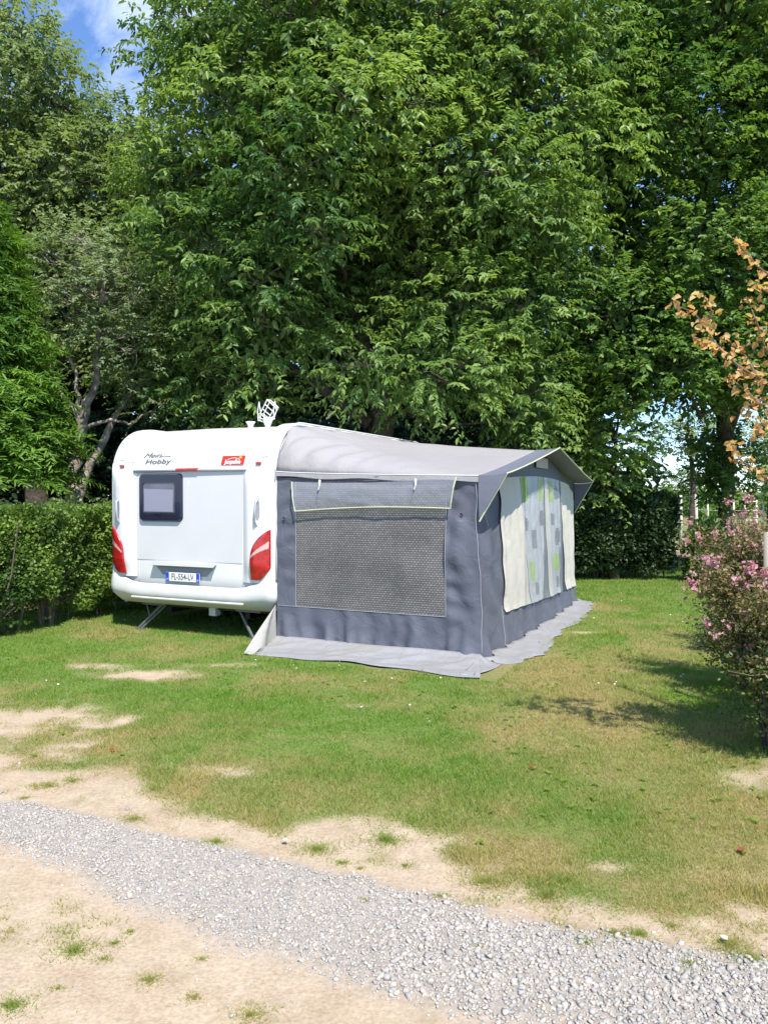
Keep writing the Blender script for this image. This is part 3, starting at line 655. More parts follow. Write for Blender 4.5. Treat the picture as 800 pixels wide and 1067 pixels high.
# corner panels, centre panel, rail, lights
for sgn in (1, -1):
    mx_ = (lambda x: x) if sgn == 1 else (lambda x: -W - x)
    us = edged(0, 1, 5); vs_ = edged(0, 1, 9)
    g = MB()
    g.grid(lin(0, 1, 19), lin(0, 1, 25), lambda u, v: (mx_(-.45 + .415 * u), rear_y(.70 + 1.44 * v) + pod_y(mx_(-.45 + .415 * u), .70 + 1.44 * v) - .006, .70 + 1.44 * v))
    g.build('corner_panel', M['white'], VAN, smooth=True)
    # tail light : leaf shaped, tall, pointing up on the outside
    def tl_out(v):  # outline inner x and outer x at height fraction v
        inner = -.285 + .22 * max(0, (v - .42) / .58) ** 2.3 - .025 * (1 - v)
        outer = -.055 - .13 * max(0, (.26 - v) / .26) ** 1.3
        return inner, outer
    tl = MB()
    us_ = lin(0, 1, 33); vl = lin(0, 1, 61)
    def tl_fn(u, v):
        i_, o_ = tl_out(v); x = i_ + (o_ - i_) * u
        rim = u in (0., 1.) or v in (0., 1.)
        y = -.012 if rim else -.030 - .010 * math.sin(math.pi * u)
        return (mx_(x), y + pod_y(mx_(x), .735 + .595 * v), .735 + .595 * v)
    def tl_m(u, v):
        # white crescent sweeping through the lens
        c_ = .40 + .32 * u ** .62; return 1 if abs(v - c_) < .075 * (.25 + .75 * u) and .06 < u < .95 else 0
    tl.grid(us_, vl, tl_fn, mfn=tl_m); t_o = tl.build('tail_light', [M['red'], M['lens']], VAN, smooth=True)
    mk = MB(); x0, x1 = sorted((mx_(-.255), mx_(-.185))); mk.box((x0, -.028, 2.092), (x1, -.004, 2.122)); mk.build('marker_light', M['red'], VAN, bevel=.004)
    # grab handle : upright lens with recess
    h_ = MB(); xa = mx_(-.215); hy = pod_y(xa, 1.5) + .004
    h_.tube([(xa, hy - .004, 1.37), (xa, hy - .05, 1.42), (xa + .006 * sgn, hy - .055, 1.55), (xa + .012 * sgn, hy - .045, 1.65), (xa + .016 * sgn, hy - .005, 1.69)], [.010, .013, .015, .015, .02], 8)
    hp = MB(); pts = []
    for k in range(16):
        a = 2 * math.pi * k / 16; pts.append((mx_(-.200) + .026 * math.cos(a), 1.565 + .125 * math.sin(a)))
    hp.add([(p[0], pod_y(p[0], p[1]) - .012, p[1]) for p in pts] + [(p[0], pod_y(p[0], p[1]) - .004, p[1]) for p in pts], [tuple(range(16))] + [(k, (k + 1) % 16, 16 + (k + 1) % 16, 16 + k) for k in range(16)])
    ho = h_.build('grab_handle', M['silver'], VAN, smooth=True); hp.build('handle_recess', M['greytrim'], ho)
patch('rear_panel', edged(0, 1, 12), edged(0, 1, 8), lambda u, v: (-2.085 + u * (1.63 + .03 * v), .915 + 1.10 * v), .008, M['offwhite'])
g = MB(); g.tube([(-2.11, -.02, 2.035), (-1.25, -.028, 2.038), (-.39, -.02, 2.035)], .017, 8); ro = g.build('rear_rail', M['greytrim'], VAN, smooth=True)
g = MB(); g.box((-1.42, -.05, 2.03), (-1.085, -.015, 2.063)); g.build('brake_light', M['red'], VAN, bevel=.005)
# number-plate recess with a grey visor
g = MB(); g.add([(-1.80, -.012, .895), (-.83, -.012, .895), (-.84, -.085, .862), (-1.79, -.085, .862), (-1.76, -.02, .842), (-.87, -.02, .842)], [(0, 1, 2, 3), (3, 2, 5, 4), (0, 3, 4), (1, 5, 2)])
g.build('plate_visor', M['silver'], VAN)
g = MB(); g.add([(-1.76, -.008, .842), (-.87, -.008, .842), (-.98, -.009, .74), (-1.66, -.009, .74)], [(0, 1, 2, 3)]); g.build('plate_recess', M['greytrim'], VAN)
g = MB(); g.box((-1.58, -.045, .668), (-1.06, -.035, .778)); pl = g.build('number_plate', M['plate'], VAN, bevel=.004)
g = MB(); g.box((-1.578, -.0475, .67), (-1.53, -.0445, .776)); g.build('plate_band', M['blue'], pl); g = MB(); g.box((-1.11, -.0475, .67), (-1.062, -.0445, .776)); g.build('plate_band', M['blue'], pl)
def text(name, body_, size, m_, parent, loc, rot=(R(90), 0, 0), shear=0, sx_=1, ext=.001, bold=0):
    c_ = bpy.data.curves.new(name, 'FONT'); c_.body = body_; c_.size = size; c_.shear = shear; c_.extrude = ext; c_.align_x = 'CENTER'; c_.align_y = 'CENTER'; c_.offset = bold
    to = bpy.data.objects.new(name, c_); COL.objects.link(to)
    dg = bpy.context.evaluated_depsgraph_get(); me = bpy.data.meshes.new_from_object(to.evaluated_get(dg)); bpy.data.objects.remove(to)
    me.materials.clear(); me.materials.append(m_)
    o_ = bpy.data.objects.new(name, me); COL.objects.link(o_); o_.parent = parent; o_.location = loc; o_.rotation_euler = rot; o_.scale = (sx_, 1, 1); return o_
text('lettering', 'FL-554-LV', .105, M['textgrey'], pl, (-1.32, -.047, .724), sx_=.78, bold=.001)
text('lettering', 'F', .035, M['wpaint'], pl, (-1.554, -.0485, .69))
text('lettering', '27', .03, M['wpaint'], pl, (-1.086, -.0485, .69))
def yz(z): return rear_y(z)
def tiltx(z): return R(90) - math.atan2(rear_y(z + .03) - rear_y(z - .03), .06)
text('brand_lettering', 'Mein', .098, M['textgrey'], VAN, (-1.86, yz(2.235) - .012, 2.235), (tiltx(2.235), 0, 0), .45, 1.45)
g = MB(); g.tube([(-1.74, yz(2.215) - .012, 2.212), (-1.66, yz(2.225) - .014, 2.226), (-1.56, yz(2.222) - .014, 2.218)], .0035, 5); g.build('lettering_flourish', M['textgrey'], VAN)
text('brand_lettering', 'Hobby', .085, M['textgrey'], VAN, (-1.75, yz(2.155) - .012, 2.155), (tiltx(2.155), 0, 0), .15, 1.75, bold=.001)
# red sticker with a white word and a yellow sun
st = MB(); us = lin(-.765, -.435, 8); vs_ = lin(2.095, 2.205, 5); st.grid(us, vs_, lambda x, z: (x + (z - 2.15) * .08, yz(z) - .012, z)); stk = st.build('club_sticker', M['sticker'], VAN, thick=.002)
text('lettering', 'Jacqueline', .072, M['wpaint'], stk, (-.60, yz(2.13) - .0150, 2.13), (tiltx(2.13), 0, 0), .12, .78, bold=.002)
g = MB(); g.lathe((-.49, yz(2.185) - .0155, 2.18), [(0, 0), (.022, 0), (.022, .002)], 14); 
g = MB(); pts = [(-.495 + .024 * math.cos(a), yz(2.18) - .0155, 2.178 + .020 * math.sin(a)) for a in np.linspace(0, 2 * math.pi, 15)[:-1]]; g.add(pts, [tuple(range(14))]); g.build('sun_mark', M['yellow'], stk)
g = MB(); g.tube([(-.68 + .03 * k, yz(2.16 + .018 * math.sin(math.pi * k / 6)) - .0165, 2.155 + .022 * math.sin(math.pi * k / 6)) for k in range(7)], .004, 5); g.build('arch_mark', M['wpaint'], stk)
# rear window: thick dark rounded frame and pale blind behind acrylic
def rrect(x0, x1, z0, z1, r_, n=5):
    p = []
    for (cx, cz, a0) in ((x1 - r_, z1 - r_, 0), (x0 + r_, z1 - r_, 90), (x0 + r_, z0 + r_, 180), (x1 - r_, z0 + r_, 270)):
        for k in range(n + 1):
            a = R(a0 + 90 * k / n); p.append((cx + r_ * math.cos(a), cz + r_ * math.sin(a)))
    return p
a_, b_, c_ = rrect(-2.02, -1.335, 1.40, 2.005, .06), rrect(-2.00, -1.355, 1.42, 1.985, .05), rrect(-1.945, -1.435, 1.495, 1.89, .04)
k = len(a_); g = MB()
g.add([(p[0], -.006, p[1]) for p in a_] + [(p[0], -.045, p[1]) for p in b_] + [(p[0], -.047, p[1]) for p in c_] + [(p[0], -.036, p[1]) for p in c_],
      [(r_ * k + i, r_ * k + (i + 1) % k, (r_ + 1) * k + (i + 1) % k, (r_ + 1) * k + i) for r_ in range(3) for i in range(k)])
wi = g.build('window', M['navy'], VAN)
g = MB(); g.add([(p[0], -.037, p[1]) for p in c_], [tuple(range(k))]); g.build('pane', M['pane'], wi)
g = MB(); g.add([(x, -.0385, z) for x, z in ((-1.925, 1.53), (-1.47, 1.525), (-1.465, 1.80), (-1.93, 1.815))], [(0, 1, 2, 3)]); g.build('blind', M['blind'], wi)
g = MB(); g.box((-1.93, -.050, 1.507), (-1.45, -.040, 1.517)); g.box((-1.74, -.056, 1.495), (-1.65, -.042, 1.512)); g.build('window_catch', M['black'], wi)
# awning rail and side seams
g = MB()
for (s0, s1) in ((.004, .004),):
    pr = van_profile(0, .03); g.tube([(s0 + .004, y + (.012 if z < 2 else 0), z) for y, z in pr if z > .7][:32], .011, 6)
g.build('awning_rail', M['white'], VAN, smooth=True)
g = MB(); g.box((-2.35, .3, .29), (-.15, 4.6, .37)); g.box((-1.9, .35, .20), (-1.83, 6.1, .32)); g.box((-.67, .35, .20), (-.60, 6.1, .32)); g.tube([(-2.3, 2.6, .3), (-.2, 2.6, .3)], .05, 8); g.build('chassis', M['black'], VAN)
for x in (-2.36, -.14):
    wh = MB(); wh.lathe((x, 2.6, .31), [(.17, -.09), (.29, -.09), (.31, -.06), (.31, .06), (.29, .09), (.17, .09)], 28, axis='x'); we = empty('wheel', (0, 0, 0)); we.parent = VAN
    wh.build('tyre', M['rubber'], we, smooth=True); rm = MB(); rm.lathe((x, 2.6, .31), [(0, -.05), (.1, -.07), (.172, -.085), (.172, .085), (.1, .07), (0, .05)], 20, axis='x'); rm.build('rim', M['steel'], we, smooth=True)
for x, sgn in ((-1.98, -1), (-.52, 1)):
    g = MB(); g.box((x - .16, .16, .315), (x + .20, .22, .345))
    g.tube([(x + .12 * -sgn, .19, .32), (x + .16 * sgn, .08, .02)], .016, 6); g.tube([(x + .16 * -sgn, .24, .32), (x + .12 * sgn, .10, .02)], .014, 6)
    g.tube([(x - .12, .19, .32), (x + .02 * sgn, .13, .17)], .011, 6); g.box((x + .14 * sgn - .06, .04, .0), (x + .14 * sgn + .06, .14, .018))
    g.build('corner_steady', mat('dull_steel', (.16, .16, .165), .55, metal=.4), VAN)
g = MB(); g.box((-1.15, .25, .22), (-1.05, .35, .32)); g.build('drain_outlet', M['offwhite'], VAN)
for x in (-1.6, -.9):
    pass
g = MB(); g.tube([(-1.65, 4.9, .4), (-1.25, 6.3, .42)], .04, 6); g.tube([(-.85, 4.9, .4), (-1.25, 6.3, .42)], .04, 6); g.box((-1.32, 6.1, .38), (-1.18, 6.5, .5)); g.build('drawbar', M['steel'], VAN)
# roof cap and caged aerial
g = MB(); g.lathe((-.93, .85, TOP), [(.035, -.01), (.037, .05), (.04, .07), (.062, .10), (.065, .11), (.0, .113)], 16); g.build('roof_vent', M['white'], VAN, smooth=True)
AE = empty('roof_aerial', (-.41, .92, TOP + .0)); AE.parent = VAN; AE.scale = (.78, .78, .78); AE.location = (-.71, .92, TOP)
g = MB(); g.lathe((0, 0, 0), [(.05, -.02), (.045, .06), (.075, .13), (.085, .17), (.07, .21), (0, .215)], 14); g.build('aerial_base', M['white'], AE, smooth=True)
g = MB()
def dv(a, b): return Vector((a * .94 , -a * .3 - .05, b))
sq = [(.03, .50), (.235, .36), (.05, .16), (-.16, .28)]
sqv = [dv(a, b) for a, b in sq]
for d_ in (0, .10):
    off = Vector((0, d_, 0))
    for i in range(4): g.tube([sqv[i] + off, sqv[(i + 1) % 4] + off], .010, 6)
for i in range(4): g.tube([sqv[i], sqv[i] + Vector((0, .10, 0))], .006, 5)
for f in (.33, .66): g.tube([sqv[0].lerp(sqv[3], f), sqv[1].lerp(sqv[2], f)], .008, 6)
for s_, xx in ((-1, -.19), (1, .23)):
    tp = dv(xx, .48) if s_ < 0 else dv(xx, .46); g.tube([tp, dv(xx - .035, .31), dv(xx - .02, .16), dv(xx + .03 * -s_, .16), dv(xx + .045, .30), tp], .008, 6); g.tube([dv(xx, .22), dv(0, .15)], .008, 6); g.tube([dv(xx, .17), dv(0, .11)], .008, 6)
g.build('aerial_cage', M['white'], AE)

# ------------------------------------------------------------------ awning (same local frame as the van)
AW = empty('awning', (-1.26, 8.9, 0), R(-25)); tag(AW, 'grey and cream caravan awning with mesh side window, lean-to roof and porch canopy', 'awning')
DX, DY, EAV, PK = 2.46, 4.9, 1.925, 2.32
def wob(a, b, s=3., amp=.012, seed=0): return (float(noise2(a, b, s, seed, 3)) - .5) * 2 * amp
def nodes(*brk, step=.05):
    out = [brk[0]]
    for a, b in zip(brk[:-1], brk[1:]):
        k = max(1, int(round((b - a) / step))); out += lin(a, b, k + 1)[1:]
    return out
def front_x(t, z):
    x = DX + .02 + wob(t, z, 2.0, .014, 11) - .04 * (z / 2) 
    x += .05 * math.sin(math.pi * t / DY)
    if z < .45: f = (.45 - z) / .45; x += f * (.03 * math.sin(t * 8 + 8 * wob(t, 0, .8, 1, 5)) + .016 * math.sin(t * 21 + 10 * z + 6 * wob(t, z, 1.5, 1, 6)) + .03)
    if t < .8: x += .022 * math.sin(t * 14 + z * 2.5 + 3 * wob(t, z, 1.2, 1, 3)) + .006 * math.sin(z * 16 + t * 11)
    return x
# side wall facing the track, opening for the mesh window
MX0, MX1, MZ0, MZ1 = .275, 2.10, .455, 1.885
def side_y(x, z):
    y = wob(x, z, 2.3, .022, 1) + wob(x + z * .5, z - x * .3, 6, .007, 2) + .010 * math.sin(x * 21 + 5 * wob(x, z, 1, 1, 9)) * (x > MX1)
    # pull creases running away from the window corners
    for (cx, cz, sg) in ((MX0, 1.2, -1), (MX1, 1.1, 1)):
        d = abs(x - cx); y += .011 * math.sin((z * 26 + sg * x * 9 + 4 * wob(x, z, 2, 1, 7))) * math.exp(-(d / .2) ** 2) * (x < MX0 or x > MX1)
    if z < MZ0 + .02:
        f = (MZ0 + .02 - z) / .4; y += -.032 * f * math.sin(x * 13 + 9 * wob(x, 0, 1.5, 1, 3)) - .016 * f * math.sin(x * 33 + z * 6 + 5 * wob(x, z, 2, 1, 8))
    y -= .05 * max(0, 1 - z / .25) ** 2
    return y
g = MB(); g.grid(nodes(.02, MX0, MX1, DX, step=.03), nodes(.045, MZ0, MZ1, EAV + .01, step=.03), lambda x, z: (x + max(0, (x - MX1 - .06) / (DX - MX1 - .06)) ** 2 * (front_x(0, z) - DX + .004), side_y(x, z) * (1 - .8 * float(sstep(DX - .08, DX, x))), z), skip=lambda x, z: MX0 < x < MX1 and MZ0 < z < MZ1)
sw = g.build('side_wall', M['dark'], AW, smooth=True)
g = MB(); g.grid(nodes(MX0 - .01, MX1 + .01, step=.05), nodes(MZ0 - .01, MZ1 + .01, step=.05), lambda x, z: (x, .012 + wob(x, z, 1.6, .012, 4) - .006, z)); mw = g.build('mesh_window', M['mesh'], AW, smooth=True)
g = MB()
for pts in ([(MX0, MZ0), (MX1, MZ0)], [(MX0, MZ0), (MX0, MZ1)], [(MX1, MZ0), (MX1, MZ1)]):
    (xa, za), (xb, zb) = pts; q = [(xa + (xb - xa) * k / 20, 0, za + (zb - za) * k / 20) for k in range(21)]; g.tube([(x, side_y(x, z) - .003, z) for x, _, z in q], .0035, 5)
g.build('window_seam', M['seam'], AW)
g = MB(); g.tube([(x, side_y(x, .455) - .003, .455) for x in lin(.03, MX0, 9)], .003, 5); g.build('wall_seam', M['seam'], AW)
# rolled-down clear flap over the top of the window
def flap_fn(u, v):
    xt = .245 + 1.98 * u; xb = .30 + 1.87 * u; zt = 1.885 + .03 * u - .03 * math.sin(math.pi * u) ; zb = 1.548 + .045 * u + .03 * math.sin(math.pi * u)
    return (xt + (xb - xt) * v, -.03 - .035 * math.sin(v * 2.4) + wob(u * 4, v * 2, 2, .012, 6), zt + (zb - zt) * v)
g = MB(); g.grid(lin(0, 1, 41), lin(0, 1, 11), flap_fn); fl = g.build('window_flap', M['flap'], AW, smooth=True)
g = MB(); g.tube([flap_fn(0, v) for v in lin(0, 1, 7)] + [flap_fn(u, 1) for u in lin(.01, .99, 30)] + [flap_fn(1, v) for v in lin(1, 0, 7)], .0075, 6); g.build('flap_piping', M['piping'], fl)
for xq in (.62, 1.78):
    g = MB(); g.tube([(xq, -.05, 1.90), (xq + .01, -.075, 1.84), (xq - .006, -.072, 1.79)], [.014, .011, .009], 6); g.build('strap', M['strap'], AW)
for xq, zq in ((.13, 1.465), (2.275, 1.53)):
    g = MB(); g.lathe((0, 0, 0), [(0, -.01), (.014, -.008), (.017, 0), (.017, .01)], 12); so_ = g.build('eyelet', M['steel'], AW); so_.location = (xq, side_y(xq, zq) - .004, zq); so_.rotation_euler = (R(90), 0, 0)
# roof: near and far slopes in one cloth
def rail_z(t):   # height of the van's rail at distance t along the van
    for a in (t, DY - t):
        if a < .60:
            rr = .60 if a == t else .75
            return TOP - .60 + .02 + .60 * math.sqrt(max(0, 1 - ((.60 - a) / .60) ** 2))
    return TOP + .02
def roof_z(x, t, xmax=DX):
    f = min(1, x / DX)
    tt = max(0, min(t, DY - t)) / (DY / 2); zf = EAV + (PK - EAV) * tt ** 1.12
    z0 = max(EAV, rail_z(t)); 
    k = f ** .62
    z = z0 * (1 - k) + zf * k
    z -= .05 * math.sin(math.pi * f) * math.sin(math.pi * min(1, tt)) * .6
    return z
def roof_fn(x, t):
    tt = min(t, DY - t)
    z = roof_z(x, t)
    fold = math.exp(-(x / .95) ** 2) * sstep(0, .10, tt) * (1 - sstep(1.2, 2.2, tt))
    z += .020 * fold * math.sin(x * 20 - t * 12 + 3 * wob(x, t, 2, 1, 2)) + wob(x, t, 2.2, .008, 9)
    y = t - .030 * fold * math.sin(x * 20 - t * 12 + 3 * wob(x, t, 2, 1, 2)) * (1 - sstep(.45, .8, tt))
    return (x, y, z)
ts = [DY / 2 * (k / 40) ** 1.5 for k in range(41)]; ts = ts + [DY - t_ for t_ in ts[:-1][::-1]]
ts[0] = -.004
g = MB(); g.grid(nodes(.012, DX, step=.05), ts, roof_fn); rf = g.build('roof', M['light'], AW, smooth=True, thick=.004)
# the roof cloth folds over the eave as a light band and closes the arched end beside the van
g = MB(); g.grid(nodes(.012, DX, step=.04), lin(0, 1, 4), lambda x, v: (x, -.012 - .008 * v + wob(x, 0, 3, .004, 3), roof_z(x, 0) * 1.0 + .006 - .055 * v + .01 * math.sin(x * 7) * v)); g.build('eave_band', M['light'], rf, smooth=True)
g = MB(); g.tube([(x, -.012, roof_z(x, 0) + .006) for x in lin(.012, DX, 20)], .006, 5); g.build('eave_seam', M['strap'], rf)
# porch canopy: dark cloth carried .28 m past the front wall, with side wings
OH = .30
def can_z(t):
    tt = max(0, min(t, DY - t)) / (DY / 2); return EAV + (PK - EAV) * tt ** 1.12
def can_fn(u, t):
    sag = -.02 * math.sin(math.pi * u); return (DX + OH * u * (1 + .0 * t), t, can_z(t) + .008 + .02 * u + sag * .5 + wob(u, t, 2, .004, 5))
tc_ = [DY * k / 50 for k in range(51)]; 
g = MB(); g.grid(lin(0, 1, 7), tc_, can_fn)
for t0, sg in ((0, -1), (DY, 1)):
    def wing(u, v, t0=t0, sg=sg):
        top = np.array(can_fn(u, t0)); bot = np.array((DX + .012, t0, 1.46)); z = top * (1 - v) + bot * v; 
        z[1] += sg * (.012 + .012 * math.sin(math.pi * v)); return tuple(z)
    g.grid(lin(0, 1, 6), lin(0, 1, 12), wing)
cn = g.build('canopy', M['darkc'], AW, smooth=True, thick=.004)
md = cn.modifiers.new('n', 'EDGE_SPLIT'); md.split_angle = R(50)
g = MB(); g.tube([(DX + .015, -.025, 1.46)] + [tuple(np.array(can_fn(1, 0)) * (1 - v) + np.array((DX + .012, -.018, 1.46)) * v) for v in lin(.9, 0, 8)] + [can_fn(1, t_) for t_ in tc_] + [tuple(np.array(can_fn(1, DY)) * (1 - v) + np.array((DX + .012, DY + .018, 1.46)) * v) for v in lin(.1, 1, 8)], .0085, 6)
g.build('canopy_piping', M['piping'], cn)
# front wall
def fw(t, v):
    z = .01 + v * (can_z(t) - .012); return (front_x(t, z), t, z)
g = MB(); g.grid(nodes(0, DY, step=.045), lin(0, 1, 46), fw); g.build('front_wall', M['dark'], AW, smooth=True)
g = MB(); g.tube([(front_x(.0, z) + .0, -.004, z) for z in lin(.02, 1.9, 20)], .004, 5); g.tube([(front_x(.76, z) + .006, .76, z) for z in lin(.02, .5, 8)], .004, 5); g.build('corner_seam', M['seam'], AW)
g = MB()
g.grid(nodes(0, DY, step=.07), lin(0, 1, 2), lambda t_, v: (0, 0, 0)) if False else None
def top_arc(t): return 1.915 + .06 * math.sin(math.pi * np.clip((t - .6) / 3.6, 0, 1)) - .20 * max(0, (t - 4.1) / .7) ** 2
def bot_line(t): return .425 - .13 * (t - .75) / 4.
def panel(name, ta, tb, ba, bb, m_, fold=.012, freq=6, mfn=None, off=.014, n=28):
    def fn(u, v):
        # v 0 bottom .. 1 top, edges lean between (ba,bb) at the bottom and (ta,tb) at the top
        w_ = v ** .8; t0 = ba + (ta - ba) * w_; t1 = bb + (tb - bb) * w_; t_ = t0 + (t1 - t0) * u
        z = bot_line(t_) + (top_arc(t_) - bot_line(t_)) * v
        return (front_x(t_, z) + off + fold * (1 + math.sin(u * freq * 6.28 + v * 2 + 2 * wob(u * 2, v * 2, 1, 1, 2))), t_, z)
    g_ = MB(); g_.grid(lin(0, 1, n + 1), lin(0, 1, 41), fn, mfn=mfn); return g_.build(name, m_, AW, smooth=True)
panel('cream_curtain', .60, 1.42, .80, 1.86, M['cream'], .007, 3)
def prints(cells):
    def f(u, v):
        for (cu, cv, hu, hv, mi) in cells:
            if (abs(u - cu) / hu) ** 3.5 + (abs(v - cv) / hv) ** 3.5 < 1: return mi
        return 0
    return f
MI = [M['pale'], M['pgreen'], M['pgrey']]
panel('patterned_curtain', 1.40, 2.55, 1.88, 2.50, MI, .009, 4, prints([(.16, .90, .13, .095, 1), (.86, .90, .13, .095, 1), (.48, .50, .15, .075, 2), (.90, .66, .13, .055, 2), (.26, .26, .19, .075, 1), (.50, .09, .12, .05, 2), (.12, .62, .09, .05, 2)]), n=56)
panel('zip_strip', 2.50, 2.62, 2.50, 2.86, M['dstrip'], .004, 2, off=.012)
panel('cream_strip', 2.60, 2.84, 2.84, 3.06, M['cream'], .006, 1, off=.018)
panel('patterned_curtain', 2.84, 3.56, 3.06, 3.66, MI, .009, 3, prints([(.22, .88, .25, .085, 1), (.25, .64, .16, .05, 2), (.70, .88, .16, .06, 2), (.76, .50, .22, .07, 2), (.5, .28, .30, .075, 1), (.6, .10, .14, .05, 2)]), n=44)
panel('zip_strip', 3.52, 3.70, 3.62, 4.06, M['dstrip'], .004, 2, off=.012)
panel('cream_curtain', 3.66, 4.74, 4.04, 4.86, M['cream'], .007, 3)
def film_panel():
    def fn(t_, v):
        z = bot_line(t_) + .01 + (top_arc(t_) - bot_line(t_) - .02) * v; return (front_x(t_, z) + .052 + wob(t_, z, 3, .006, 8), t_, z)
    g_ = MB(); g_.grid(nodes(1.55, 3.62, step=.06), lin(0, 1, 30), fn); return g_.build('clear_window', M['film'], AW, smooth=True)
film_panel()
g = MB()   # little curtained vent at the peak
g.grid(lin(0, 1, 41), lin(0, 1, 4), lambda u, v: (front_x(2.2 + .62 * u, 2.1 + .14 * v) + .03 + .022 * math.sin(u * 30), 2.2 + .62 * u, 2.09 + .13 * v)); g.build('peak_vent', fabric('vent_curtain', (.42, .33, .27), (.52, .48, .42)), AW, smooth=True)
# far side wall, inner poles
g = MB(); g.grid(nodes(.02, DX, step=.2), nodes(.03, EAV, step=.2), lambda x, z: (x, DY - .005, z)); g.build('back_wall', M['dark'], AW)
for (x, t_) in ((DX - .09, .12), (DX - .09, DY - .12), (DX - .09, DY / 2)):
    g = MB(); g.tube([(x, t_, 0), (x, t_, can_z(t_) - .06)], .013, 8); g.build('pole', M['steel'], AW)
# ground skirt
def sk(outx, outy, x0, y0, f):  # unused helper
    return None
def ridge(s_, amp=.012): return amp * math.sin(s_ * 13 + 2 * math.sin(s_ * 3.1)) + amp * .6 * math.sin(s_ * 31)
def skirt_side(x, v):
    x2 = x + .22 * v * sstep(1.6, 2.46, x); edge = .60 + .05 * math.sin(x * 3.3) + .03 * math.sin(x * 9) ; yy = -.045 - edge * v ** 1.15
    z = .085 * (1 - v) ** 3 + .014 + max(0, ridge(x * .8 + v * .6, .016)) * math.sin(math.pi * min(1, v * 1.1)) + .005 * math.sin(v * 22 + x * 4)
    return (x2, yy, z + .008)
g = MB(); g.grid(nodes(.02, DX + .02, step=.035), lin(0, 1, 16), skirt_side)
def skirt_front(t_, v):
    edge = .36 - .10 * t_ / DY + .05 * math.sin(t_ * 2.2) + .05 * float(noise2(t_, 0, 3, 4, 2)) 
    if t_ < .4: edge *= .62 + .95 * t_
    x = front_x(t_, .03) + .01 + edge * v
    z = .045 * (1 - v) ** 3 + .012 + max(0, ridge(t_ * .7 + v, .013)) * math.sin(math.pi * v)
    return (x, t_, z + .008)
g.grid(nodes(0, DY + .15, step=.045), lin(0, 1, 10), skirt_front)
# corner fan joining the two
def fan(a, v):
    th = a; r_ = .27 + .40 * abs(math.cos(th)) ** 1.5 if True else 0
    ox, oy = DX + .02, -.03
    return (ox + v * (.24 * math.sin(th)) , oy - v * .62 * math.cos(th) , .085 * (1 - v) ** 3 + .022 + .01 * math.sin(th * 9) * v * (1 - v) * 4)
g.grid(lin(0, math.pi / 2, 14), lin(0, 1, 12), fan)
g.build('ground_skirt', M['skirt'], AW, smooth=True, thick=.003)
# pale draught gusset hanging from the van's corner to the grass
def gus(u, v):
    a = np.array((.015, -.02, .46)); b0 = np.array((.02, -.04, .02)); b1 = np.array((.10, -.74, .02)); bb = b0 * (1 - u) + b1 * u
    p = a * (1 - v) + bb * v; p[0] += .03 * math.sin(u * 9 + v * 2) * v + .05 * math.sin(math.pi * u) * v; p[2] += .02 * math.sin(v * 3.14) ; return tuple(p)
g = MB(); g.grid(lin(0, 1, 16), lin(0, 1, 16), gus)
g.grid(lin(.015, .14, 6), lin(0, 1, 10), lambda x, v: (x + .0 + .04 * v, -.50 - .24 * v + .02 * math.sin(x * 60), .05 - .02 * v + .012 * math.sin(x * 50 + v * 4)))
g.build('draught_gusset', M['gusset'], AW, smooth=True, thick=.003)
# pegs
for x, y in ((.2, -.68), (1.2, -.66), (2.1, -.66), (2.62, -.62), (2.80, 1.2), (2.80, 2.6), (2.82, 4.2)):
    g = MB(); g.tube([(x, y, -.05), (x, y, .035), (x, y + .03, .045)], .004, 6); g.build('peg', M['steel'], AW)

